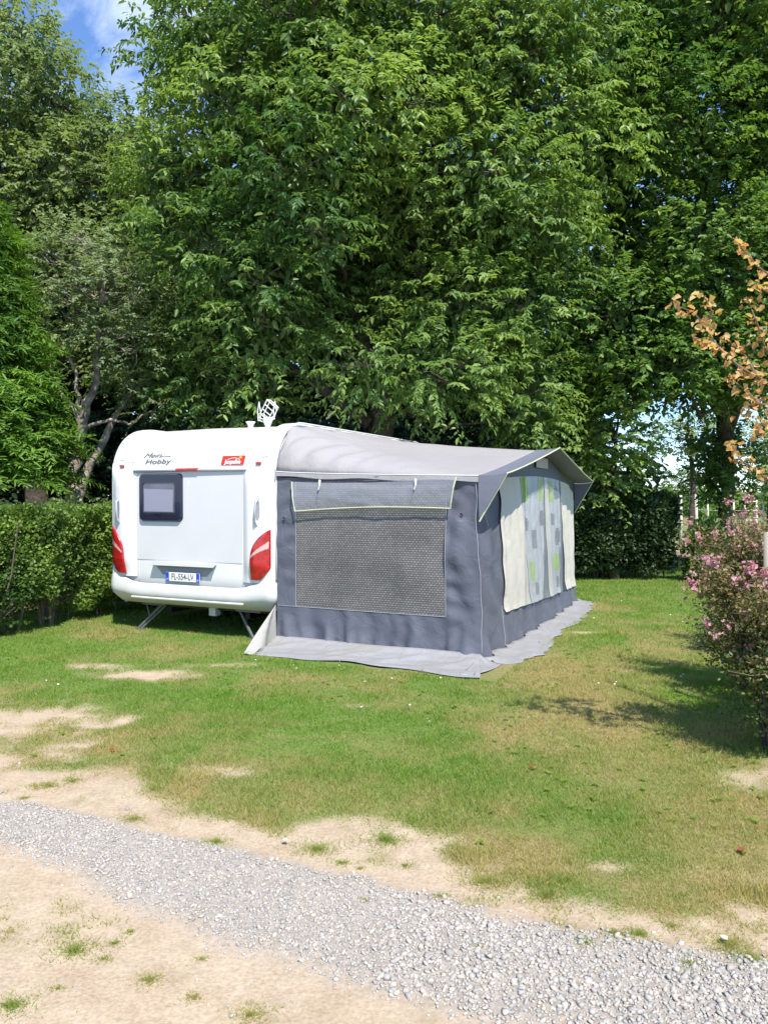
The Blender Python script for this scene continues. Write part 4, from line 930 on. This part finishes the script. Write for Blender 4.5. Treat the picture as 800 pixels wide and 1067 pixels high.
# ------------------------------------------------------------------ hedges
def hedge(name, label, p0, p1, width, hgt, n, lsz, m_leaf, tpl, stem_n, cat='hedge', topn=.10, gapy=.0, sprout=.12, low=.0):
    a = np.array((*p0, 0.)); b_ = np.array((*p1, 0.)); d = b_ - a; ln = np.linalg.norm(d); d /= ln; nrm = np.array((d[1], -d[0], 0.))
    if nrm[1] > 0: nrm = -nrm
    e = empty(name, tuple(a)); tag(e, label, cat)
    s = RNG.uniform(0, ln, n); z = RNG.uniform(.06, 1, n) ** .85 * hgt; k = RNG.random(n)
    # most leaves sit near the skin
    wq = width * (RNG.beta(1.1, 2.6, n)); back = k > .86; wq = np.where(back, width - wq, wq)
    topm = RNG.random(n) < .22; z = np.where(topm, hgt * (1 - .22 * RNG.random(n) ** 2), z); wq = np.where(topm, RNG.uniform(0, width, n), wq)
    bulge = (noise2(s, z, 1.6, 3, 3) - .5) * .50 + (noise2(s, z, 5, 4, 2) - .5) * .12
    z = z + np.where(z > hgt * .8, (noise2(s, wq, 3, 8, 3) - .5) * topn * 2, 0) + np.where(RNG.random(n) < .012, RNG.random(n) * sprout, 0)
    inw = wq - bulge
    keep = np.ones(n, bool)
    if gapy:
        gz = noise2(s, z * 1.3, 1.9, 44, 3) - .10 * (z / hgt) ; keep = ~((gz < gapy * (1.25 - .75 * z / hgt)) & (wq < width * .55) & ~topm) 
    P = (d[None] * s[:, None] - nrm[None] * inw[:, None]); P[:, 2] = z
    P = P[keep]; n = len(P)
    D = nrm[None] * .8 + RNG.normal(0, .6, (n, 3)) + np.array((0, 0, .3)) + (P[:, 2:3] > hgt * .85) * np.array((0, 0, .8))
    Nn = nrm[None] * .5 + np.array((0, 0, .8)) + RNG.normal(0, .5, (n, 3))
    var = .5 + (noise2(P[:, 0] * 1 + P[:, 1], P[:, 2], 2.5, 19, 3) - .5) * 1.5 + RNG.uniform(-.25, .25, n) + .2 * (P[:, 2] / hgt - .5)
    leaves('foliage', P, D, Nn, lsz * RNG.uniform(.6, 1.4, n), var, m_leaf, e, tpl)
    g = MB()
    for i in range(stem_n):
        s0 = random.uniform(0, ln); w0 = random.uniform(.25, .75) * width; q = d * s0 - nrm * w0
        x1 = q + np.array((random.gauss(0, .1), random.gauss(0, .1), hgt * .5)); x2 = x1 + np.array((random.gauss(0, .2), random.gauss(0, .2), hgt * .42))
        g.tube([q, x1, x2], [.016, .011, .004], 5)
        for _ in range(3):
            f = random.uniform(.2, .9); c_ = q * (1 - f) + x1 * f; g.tube([c_, c_ + nrm * random.uniform(.1, .35) + d * random.gauss(0, .25) + np.array((0, 0, random.uniform(.1, .35)))], [.007, .003], 4)
    g.build('stems', M['twig'], e)
    return e
hedge('hedge', 'leafy green garden hedge running back along the left side of caravan', (-5.35, 6.9), (-2.9, 13.2), 1.0, 1.55, 170000, .032, M['l_hedge'], WIDE, 90, gapy=.36)
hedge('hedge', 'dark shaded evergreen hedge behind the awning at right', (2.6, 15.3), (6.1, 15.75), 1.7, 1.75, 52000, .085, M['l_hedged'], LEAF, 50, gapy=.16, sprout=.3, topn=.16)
def mound(name, label, c, r_, n, lsz, m_leaf, tpl=LEAF, cat='shrub', up=.4, group=None, vc=.45):
    e = empty(name, (c[0], c[1], 0)); tag(e, label, cat, group)
    d = rdirs(n); rad = RNG.uniform(.55, 1.05, (n, 1)); P = d * rad * np.array(r_)
    P *= (1 + (noise2(d[:, 0] * 2 + 5, d[:, 2] * 2 + d[:, 1], 1.5, 4, 3)[:, None] - .5) * .5); P[:, 2] += c[2]
    P = P[P[:, 2] > .04]; n = len(P)
    D = unit(P - np.array((0, 0, c[2]))) + np.array((0, 0, up)) + RNG.normal(0, .5, (n, 3)); Nn = RNG.normal(0, .5, (n, 3)) + np.array((0, -.2, .8))
    leaves('foliage', P, D, Nn, lsz * RNG.uniform(.6, 1.4, n), vc + (noise2(P[:, 0], P[:, 2] + P[:, 1], 2, 7, 3) - .5) * 1.2 + RNG.uniform(-.2, .2, n), m_leaf, e, tpl)
    g = MB()
    for i in range(8):
        a = random.uniform(0, 6.28); q = np.array((math.cos(a), math.sin(a), 0)) * .1
        g.tube([q, q * 2 + np.array((0, 0, c[2] * .6)), q * (3 + 4 * min(r_[0], r_[1])) + np.array((0, 0, c[2] + r_[2] * .4))], [.03, .02, .008], 5)
    g.build('stems', M['twig'], e); return e
mound('bush', 'small round green bush beside the end of the dark hedge', (6.45, 15.4, .5), (.42, .5, .75), 5000, .07, M['l_hedge'], vc=.1)

# ------------------------------------------------------------------ trees
CH = [(175, -90), (160, 0), (140, 45), (158, 90), (150, 130), (118, 180), (140, 240), (150, 300), (160, 360), (165, 430), (250, 455), (400, 470), (560, 480), (600, 440), (610, 330), (650, 200), (690, 60), (700, -90)]
lob = crown_lobes(CH, 13.6, 2.3, 104, .65, 1.25, 5, hi=.7)
P_ = lambda x, y, Y, r_: (*at(x, y, Y), r_)
lob += [P_(520, 50, 13.2, 1.2), P_(560, 120, 13.4, 1.2), P_(490, -10, 13.4, 1.2), P_(600, 160, 13.6, 1.1), P_(560, -10, 13.8, 1.3), P_(470, 90, 14.6, 1.2), P_(520, 190, 14.4, 1.1), P_(600, 60, 13.9, 1.2), P_(430, 20, 14.6, 1.2), P_(180, 60, 13.8, .8), P_(165, 150, 13.6, .8)]
base = at(392, 640, 14.6); base[2] = 0
tree('cherry_tree', 'huge broad-leaved cherry tree with drooping green leaves towering behind caravan and awning', base,
     [[(base[0], base[1], -.1, .30), P_(392, 470, 14.6, .26), P_(405, 400, 14.4, .22), P_(430, 320, 14.2, .15), P_(455, 180, 14, .10), P_(450, 20, 14, .05)],
      [P_(398, 430, 14.5, .20), P_(378, 360, 14.4, .15), P_(350, 250, 14.2, .10), P_(300, 90, 14, .06), P_(290, -40, 14, .03)],
      [P_(400, 420, 14.5, .14), P_(480, 340, 14.3, .10), P_(560, 230, 14, .05)], [P_(385, 440, 14.4, .13), P_(300, 380, 14, .09), P_(210, 300, 13.8, .04)]],
     lob, M['l_cherry'], M['barkc'], 10.0, (.50, 16, .118, .40, .62, .85), flat=.72, gap=.12, inner=.62, vcen=.5, tpl=CHER, core=40)
OK_ = [(590, -90), (600, 80), (600, 190), (585, 300), (570, 400), (600, 440), (680, 440), (740, 440), (800, 455), (900, 470), (900, -90)]
lob = crown_lobes(OK_, 16.5, 2.2, 80, .8, 1.4, 12, hi=1.2) + [P_(x_, y_, 18.7, .50) for x_, y_ in ((757, 515), (748, 500), (765, 492), (750, 478), (768, 470), (745, 460), (762, 450), (756, 488))] + [P_(640, 215, 16.2, 1.3), P_(670, 260, 16.8, 1.2), P_(620, 280, 16.6, 1.2), P_(650, 150, 16.4, 1.3)]
base = at(757, 560, 19.5); base[2] = 0
tree('oak_tree', 'large dark green tree filling the upper right with sky showing through', base,
     [[(base[0], base[1], -.1, .17), P_(757, 480, 19.3, .16), P_(752, 420, 18.5, .16), P_(740, 300, 17.5, .16), P_(720, 100, 17, .08)], [P_(755, 450, 19, .2), P_(800, 330, 17.8, .12), P_(850, 150, 17, .05)], [P_(752, 430, 18.6, .16), P_(680, 330, 17.4, .1), P_(640, 220, 17, .05)]],
     lob, M['l_oak'], M['bark'], 8.6, (.55, 17, .11, .15, .3, .9), flat=.75, gap=.24, inner=.5, vcen=.45, core=26)
# tall pale-green tree, upper left
TL = [(-90, -90), (22, -90), (28, 5), (60, 60), (85, 88), (120, 112), (165, 110), (215, 160), (225, 330), (190, 430), (60, 380), (-90, 300)]
lob = crown_lobes(TL, 17.2, 1.5, 80, .6, 1.1, 21)
base = at(40, 560, 17.5); base[2] = 0
tree('tall_tree', 'tall pale olive-green tree with sloping outline against the blue sky at left', base,
     [[(base[0], base[1], -.1, .28), P_(40, 420, 17.5, .22), P_(60, 250, 17.4, .14), P_(80, 120, 17.3, .06)], [P_(45, 400, 17.5, .14), P_(0, 200, 17.4, .08), P_(-10, 0, 17.3, .04)], [P_(50, 380, 17.5, .12), P_(120, 260, 17.3, .08), P_(170, 180, 17.2, .04)]],
     lob, M['l_tall'], M['bark'], 9.5, (.55, 15, .10, .3, .55, .8), gap=.10, inner=.65, vcen=.55, core=34)
# slender pale-barked birch
BI = [(48, 245), (95, 225), (150, 250), (172, 300), (168, 370), (140, 400), (92, 372), (40, 350), (35, 290)]
lob = crown_lobes(BI, 13.2, .9, 26, .4, .70, 8) + [(*at(160, 420, 13.2), .38), (*at(145, 398, 13.4), .30)]
base = at(72, 560, 13.3); base[2] = 0
tree('birch_tree', 'slender tree with pale forked trunks and small grey-green leaves left of caravan', base,
     [[(base[0], base[1], -.1, .13), P_(74, 515, 13.3, .11), P_(80, 470, 13.3, .095), P_(86, 440, 13.3, .085), P_(98, 400, 13.3, .06), P_(104, 350, 13.3, .045), P_(108, 270, 13.3, .03)],
      [P_(84, 446, 13.3, .06), P_(74, 425, 13.25, .045), P_(60, 403, 13.2, .035), P_(52, 380, 13.2, .02)],
      [P_(86, 440, 13.3, .055), P_(84, 420, 13.35, .04), P_(78, 398, 13.4, .03), P_(72, 360, 13.4, .015)],
      [P_(86, 448, 13.3, .04), P_(110, 438, 13.2, .03), P_(135, 440, 13.2, .02), P_(158, 428, 13.2, .01)],
      [(base[0] + .2, base[1] + .25, -.1, .10), P_(82, 520, 13.5, .085), P_(95, 480, 13.5, .075), P_(113, 450, 13.5, .06), P_(140, 400, 13.6, .03)]],
     lob, M['l_birch'], M['barkp'], 17, (.45, 16, .062, .35, .4, .8), r0=.1, gap=.25, vcen=.6, limbs=8)
# conifer at the left edge: flat drooping sprays
def conifer(name, label, c, hgt, rad, n, m_, zlow=.8, cat='conifer', seed=1):
    e = empty(name, (c[0], c[1], 0)); tag(e, label, cat)
    g = MB(); g.tube([(0, 0, -.1), (0.05, 0, hgt * .5), (0, 0, hgt)], [.2, .12, .02], 9); g.build('trunk', M['bark'], e, smooth=True)
    z = zlow + (hgt - zlow) * RNG.random(n) ** 1.25; f = 1 - (z - zlow) / (hgt - zlow); R_ = rad * f ** .62 * (1 + .12 * np.sin(z * 9)) + .05
    th = RNG.uniform(0, 6.28, n); lay = (noise2(th * 1.6, z * 2.2, 1.2, seed, 3) - .5) * .7
    q = R_ * (RNG.uniform(.55, 1.0, n) + lay * .6)
    P = np.stack([np.cos(th) * q, np.sin(th) * q, z - .22 * q], -1)
    k = (P[:, 1] < rad * .5) | (RNG.random(n) < .4); P = P[k]; th = th[k]; n = len(P)
    D = np.stack([np.cos(th), np.sin(th), np.full(n, .05)], -1) + RNG.normal(0, .22, (n, 3))
    var = .5 + (noise2(th * 2, P[:, 2] * 1.5, 1.5, seed + 4, 3) - .5) * 1.3
    A = sprays(P, D, .5 * RNG.uniform(.6, 1.3, n), 28, .135, .30, .2, .7, var, .15)
    leaves('crown', A[0], A[1], A[2], A[3], A[4], m_, e, NEED)
    g = MB()
    for i in range(70):
        zz = zlow + (hgt - zlow) * random.random() ** 1.2; ff = 1 - (zz - zlow) / (hgt - zlow); rr = rad * ff ** .62 * .8; a = random.uniform(0, 6.28)
        g.tube([(0, 0, zz), (math.cos(a) * rr * .5, math.sin(a) * rr * .5, zz + .05), (math.cos(a) * rr, math.sin(a) * rr, zz - .2 * rr)], [.03, .02, .006], 5)
    g.build('branches', M['bark'], e)
c = at(-50, 560, 11.6)
conifer('conifer', 'bright green feathery conifer at the left edge behind the hedge', c, 6.4, 1.50, 5200, M['l_con'], zlow=2.3)
c = at(-190, 560, 14.8)
conifer('conifer', 'tall dark conifer standing behind the feathery one at far left', c, 10.5, 2.6, 2600, M['l_con'], zlow=1.6, seed=6)
# lower bushy tree right of awning and the far ones seen in the gap
def simple_tree(name, label, px, Y, poly, n, r0, r1, seed, leaf, bark, dens, sp, gap=.2, group=None, vcen=.5, depth=.8, tr=.12, flat=.8, inner=.55):
    base = at(px, 560, Y); base[2] = 0
    lob = crown_lobes(poly, Y, depth, n, r0, r1, seed); cy = sum(p[1] for p in poly) / len(poly)
    return tree(name, label, base, [[(base[0], base[1], -.1, tr), P_(px + 3, (cy + 540) / 2, Y, tr * .8), P_(px, cy, Y, tr * .45), P_(px + 4, min(p[1] for p in poly) + 10, Y, tr * .15)]], lob, leaf, bark, dens, sp, gap=gap, group=group, vcen=vcen, flat=flat, inner=inner)
simple_tree('bushy_tree', 'bushy mid-green tree just behind the awning peak and dark hedge', 640, 15.9, [(560, 440), (600, 425), (650, 430), (690, 470), (688, 530), (600, 535), (560, 520)], 18, .4, .8, 3, M['l_cherry'], M['bark'], 12, (.42, 13, .10, .3, .5, .8), gap=.1, vcen=.6)
simple_tree('young_tree', 'thin-stemmed light green tree far off beyond fence in the sky gap', 719, 30, [(680, 440), (730, 430), (765, 440), (760, 475), (715, 480), (685, 475)], 11, .5, .9, 4, M['l_birch'], M['bark'], 7, (.6, 12, .14, .2, .3, .8), gap=.32, vcen=.6, tr=.13)
simple_tree('far_bush_tree', 'round dark bushy tree at the foot of the sky gap beyond fence', 722, 36, [(695, 495), (722, 478), (750, 495), (752, 520), (695, 520)], 9, .4, .7, 7, M['l_oak'], M['bark'], 9, (.5, 10, .14, .2, .3, .8), gap=.1, vcen=.35, tr=.1)
simple_tree('far_tree', 'pale green tree at right edge beyond the fence', 800, 34, [(770, 440), (830, 430), (850, 520), (785, 515), (768, 480)], 12, .6, 1.0, 9, M['l_tall'], M['bark'], 7, (.6, 12, .16, .2, .3, .8), gap=.3, vcen=.6)
# distant wood behind everything: one mass of foliage with its own trunks, thinner to the right
def wood():
    n = 15000; x = RNG.uniform(-30, 7.2, n); y = RNG.uniform(21, 30, n); tp = 10 + 3 * noise2(x, y, .25, 5, 2) - np.where(x < -10, 2.2, 0); tp = np.where(x > 5, tp * (1 - sstep(5, 7.2, x) * .8), tp)
    z = RNG.uniform(0.2, 1, n) * tp * np.minimum(1, 1)
    # keep sky open at the upper left
    sil = at(150, 100, 26); k = ~((x < sil[0] + .8) & (z > 8.5 + (x * -0.0)))
    kk = noise2(x, z, .8, 77, 3) > .30; k &= kk; x, y, z = x[k], y[k], z[k]; n = len(x)
    A = sprays(np.stack([x, y, z], -1), rdirs(n) + np.array((0, -.4, 0)), np.full(n, 1.0), 12, .34, .3, .5, .8, .5 + (noise2(x, z, .5, 78, 3) - .5) * 1.3)
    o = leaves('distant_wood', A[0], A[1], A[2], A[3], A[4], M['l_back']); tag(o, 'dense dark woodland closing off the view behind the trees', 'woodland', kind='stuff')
wood()
def understory():
    n = 5200; x = RNG.uniform(-16, 3.2, n); y = RNG.uniform(17.5, 20, n); z = RNG.random(n) ** 1.1 * 3.6; k = noise2(x, z, .9, 81, 3) > .36 - .1 * (z < 1); x, y, z = x[k], y[k], z[k]; n = len(x)
    A = sprays(np.stack([x, y, z], -1), rdirs(n) + np.array((0, -.5, .2)), np.full(n, .7), 12, .15, .3, .4, .8, .5 + (noise2(x, z, .7, 82, 3) - .5) * 1.3)
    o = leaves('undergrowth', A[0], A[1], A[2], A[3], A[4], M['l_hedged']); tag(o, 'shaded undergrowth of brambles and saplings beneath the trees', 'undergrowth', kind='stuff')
understory()
n = 2600; x = RNG.uniform(9, 60, n); y = RNG.uniform(62, 80, n); z = RNG.random(n) * 1.9 * (.5 + noise2(x, y, .15, 90, 2))
A = sprays(np.stack([x, y, z], -1), rdirs(n), np.full(n, 1.2), 10, .5, .2, .2, .8, RNG.random(n)); o = leaves('far_hedgerow', A[0], A[1], A[2], A[3], A[4], M['l_oak']); tag(o, 'low far hedgerow along the horizon beyond the field', 'hedgerow', kind='stuff')

# ------------------------------------------------------------------ fence
FE = empty('wire_fence', (8, 24, 0)); tag(FE, 'post-and-wire fence with pale painted posts crossing beyond the dark hedge', 'fence')
posts = [(655, 30, 515), (667, 30, 514), (683, 28, 515), (709, 26.5, 516), (725, 25.5, 515), (737, 30, 520), (750, 31, 521), (764, 32, 521), (788, 33, 521), (795, 34, 523), (776, 33, 522)]
tops = []
for i, (px, Y_, ty) in enumerate(sorted(posts)):
    p = at(px, ty, Y_); r_ = .055 if px in (709, 725) else .045
    g = MB(); q = (p[0] - 8, p[1] - 24)
    g.tube([(q[0], q[1], -.1), (q[0] + .02, q[1], p[2] * .5), (q[0], q[1], p[2])], [r_, r_, r_ * .85], 8); g.build('post', M['post'], FE, smooth=True); tops.append((q[0], q[1], p[2]))
tops.sort(); tops = [(tops[0][0] - 8, tops[0][1] + 1, tops[0][2] + .15)] + tops + [(tops[-1][0] + 6, tops[-1][1] + 1, tops[-1][2] - .1)]
for f in (.96, .72, .45):
    g = MB(); g.tube([(p[0], p[1] - .05, p[2] * f) for p in tops], .014, 5); g.build('wire', M['wire'], FE)

# ------------------------------------------------------------------ pink flowering shrubs
def flower_shrub(name, label, base, rx, ry, z0, z1, nleaf, nflow, seed, low=.4):
    e = empty(name, (base[0], base[1], 0)); tag(e, label, 'shrub', None); rg = np.random.default_rng(seed)
    stems = MB(); tw = MB(); tips = []
    for i in range(26):
        a = rg.uniform(0, 6.28); q = np.array((math.cos(a) * .10 * rg.random(), math.sin(a) * .10, 0)); hh = rg.uniform(z0 + .2, z1); sp_ = rg.uniform(.2, 1)
        p1 = q + np.array((math.cos(a) * .08 * sp_, math.sin(a) * .08 * sp_, .35)); p2 = np.array((math.cos(a) * rx * .6 * sp_, math.sin(a) * ry * .6 * sp_, hh * .65)); p3 = np.array((math.cos(a) * rx * .95 * sp_, math.sin(a) * ry * .95 * sp_, hh * (1 - .15 * sp_)))
        stems.tube([q, p1, p2, p3], [.009, .008, .005, .003], 6)
        for k in range(12):
            f = rg.uniform(.15, 1); b_ = p2 * (1 - f) + p3 * f if f > .3 else p1 * (1 - f * 3) + p2 * f * 3
            d = rg.normal(0, 1, 3); d[2] = abs(d[2]) * .6; d /= np.linalg.norm(d); tip = b_ + d * rg.uniform(.12, .3); tip[:2] = np.clip(tip[:2], (-rx, -ry), (rx, ry))
            tw.tube([b_, (b_ + tip) / 2 + rg.normal(0, .015, 3), tip], [.004, .003, .0015], 4); tips.append((b_, tip))
    stems.build('stems', M['bark'], e); tw.build('twigs', M['twig'], e)
    T = np.array([t_[1] for t_ in tips]); B = np.array([t_[0] for t_ in tips])
    idx = rg.integers(0, len(T), nleaf); f = rg.random((nleaf, 1)); P = B[idx] * (1 - f) + T[idx] * f + rg.normal(0, .055, (nleaf, 3)); P = P[P[:, 2] > .12]; n = len(P); lowp = rg.random(n) < .12; P[lowp] = np.stack([rg.uniform(-.6, .6, lowp.sum()) * rx, rg.uniform(-.6, .6, lowp.sum()) * ry, rg.uniform(.12, .5, lowp.sum()) * z1], -1)
    var = .18 + .55 * (P[:, 2] / z1) ** 2 + rg.uniform(-.35, .35, n)
    leaves('foliage', P, rg.normal(0, 1, (n, 3)) + np.array((0, 0, .1)), rg.normal(0, .5, (n, 3)) + np.array((0, 0, .8)), rg.uniform(.018, .042, n), var, M['l_shrub'], e, LEAF)
    # flower clusters at the tips, mostly high up
    wt = (T[:, 2] / z1) ** 2.6; wt /= wt.sum(); ci = rg.choice(len(T), nflow, p=wt); PF = []; 
    for i in ci:
        k = rg.integers(5, 11); PF.append(T[i] + rg.normal(0, .022, (k, 3)) + np.array((0, 0, .02)))
    PF = np.vstack(PF); n = len(PF); PF = np.repeat(PF, 4, 0); n4 = len(PF)
    leaves('blossom', PF, rg.normal(0, 1, (n4, 3)) + np.array((0, -.2, .5)), rg.normal(0, .5, (n4, 3)) + np.array((0, -.4, .8)), rg.uniform(.013, .024, n4), np.repeat(rg.random(n), 4), M['l_pink'], e, WIDE)
    return e
flower_shrub('flowering_shrub', 'nearest pink-flowered shrub with bare woody stems beside the lawn', (2.66, 5.15), .50, .52, .34, 1.38, 20000, 150, 3)
flower_shrub('flowering_shrub', 'pink-flowered shrub pressed against the right picture edge next to nearest one', (3.25, 5.5), .55, .5, .3, 1.30, 10000, 100, 9)
flower_shrub('flowering_shrub', 'second pink and bronze flowering shrub standing behind the nearest one', (3.22, 6.7), .55, .55, .2, 1.62, 14000, 80, 4)
flower_shrub('flowering_shrub', 'rear bronze-leaved flowering shrub farthest back in the row at right', (4.1, 8.2), .6, .6, .2, 1.66, 10000, 50, 5)
g = MB(); g.tube([(0, 0, -.1), (.005, 0, .8), (0, 0, 1.45)], [.035, .033, .03], 10); o = g.build('stake', mat('old_wood', (.33, .29, .24), .9), None, smooth=True); o.location = (*at(800, 560, 5.75)[:2], 0); tag(o, 'pale round wooden stake among the pink shrubs at the right edge', 'stake')

# ------------------------------------------------------------------ young tree with withered orange leaves, trunk just out of frame
def orange_tree():
    base = np.array((2.95, 4.55, 0)); e = empty('orange_leaved_tree', tuple(base)); tag(e, 'branches of young tree with withered orange and tan leaves reaching in from the right', 'tree')
    g = MB(); g.tube([(0, 0, -.1), (.03, .02, 1.5), (-.02, 0, 2.6), (0, 0, 3.8)], [.05, .042, .03, .01], 9); g.build('trunk', M['twig'], e, smooth=True)
    q = lambda px, py, Y: at(px, py, Y) - base
    br = [[(845, 480), (800, 400), (770, 382), (748, 362), (735, 340), (722, 325), (705, 318)], [(800, 400), (788, 392), (778, 372), (756, 352)], [(830, 400), (798, 365), (788, 335), (779, 312)],
          [(845, 470), (812, 425), (790, 420), (775, 405), (758, 392)], [(840, 320), (805, 290), (790, 278), (772, 258)], [(790, 420), (782, 424), (776, 432)], [(850, 520), (800, 500), (770, 478), (762, 462)], [(735, 340), (742, 325), (733, 308)],
          [(748, 362), (735, 355), (725, 352)], [(830, 330), (800, 305), (793, 300)], [(812, 425), (800, 440), (790, 452)]]
    bm2 = MB(); LP, LD = [], []
    rg = np.random.default_rng(2)
    for b_ in br:
        Y0 = 4.45; pts = [q(px, py, Y0 + .06 * math.sin(px * .3)) for px, py in b_]; k = len(pts); bm2.tube(pts, [.010 * (1 - .75 * i / (k - 1)) for i in range(k)], 6)
        for i in range(1, k):
            if b_[i][0] > 812: continue
            nseg = int(np.linalg.norm(pts[i] - pts[i - 1]) / .012)
            for j in range(nseg):
                f = rg.random(); c_ = pts[i - 1] * (1 - f) + pts[i] * f
                LP.append(c_ + rg.normal(0, .026, 3)); LD.append(rg.normal(0, .8, 3) + (pts[i] - pts[i - 1]) / np.linalg.norm(pts[i] - pts[i - 1]) * .4 + np.array((0, 0, -.35)))
        for j in range(6): LP.append(pts[-1] + rg.normal(0, .02, 3)); LD.append(rg.normal(0, .8, 3) + np.array((0, 0, -.1)))
    bm2.build('branches', M['twig'], e)
    LP, LD = np.array(LP), np.array(LD); n = len(LP)
    CUR = np.array([(0, 0, 0), (.40, .25, .26), (.30, .70, .20), (0, 1, -.22), (-.30, .70, .20), (-.40, .25, .26)])
    leaves('leaves', LP, LD, rg.normal(0, .6, (n, 3)) + np.array((0, -.4, .6)), rg.uniform(.022, .052, n), rg.beta(2.6, 1.2, n), M['l_orange'], e, CUR)
orange_tree()
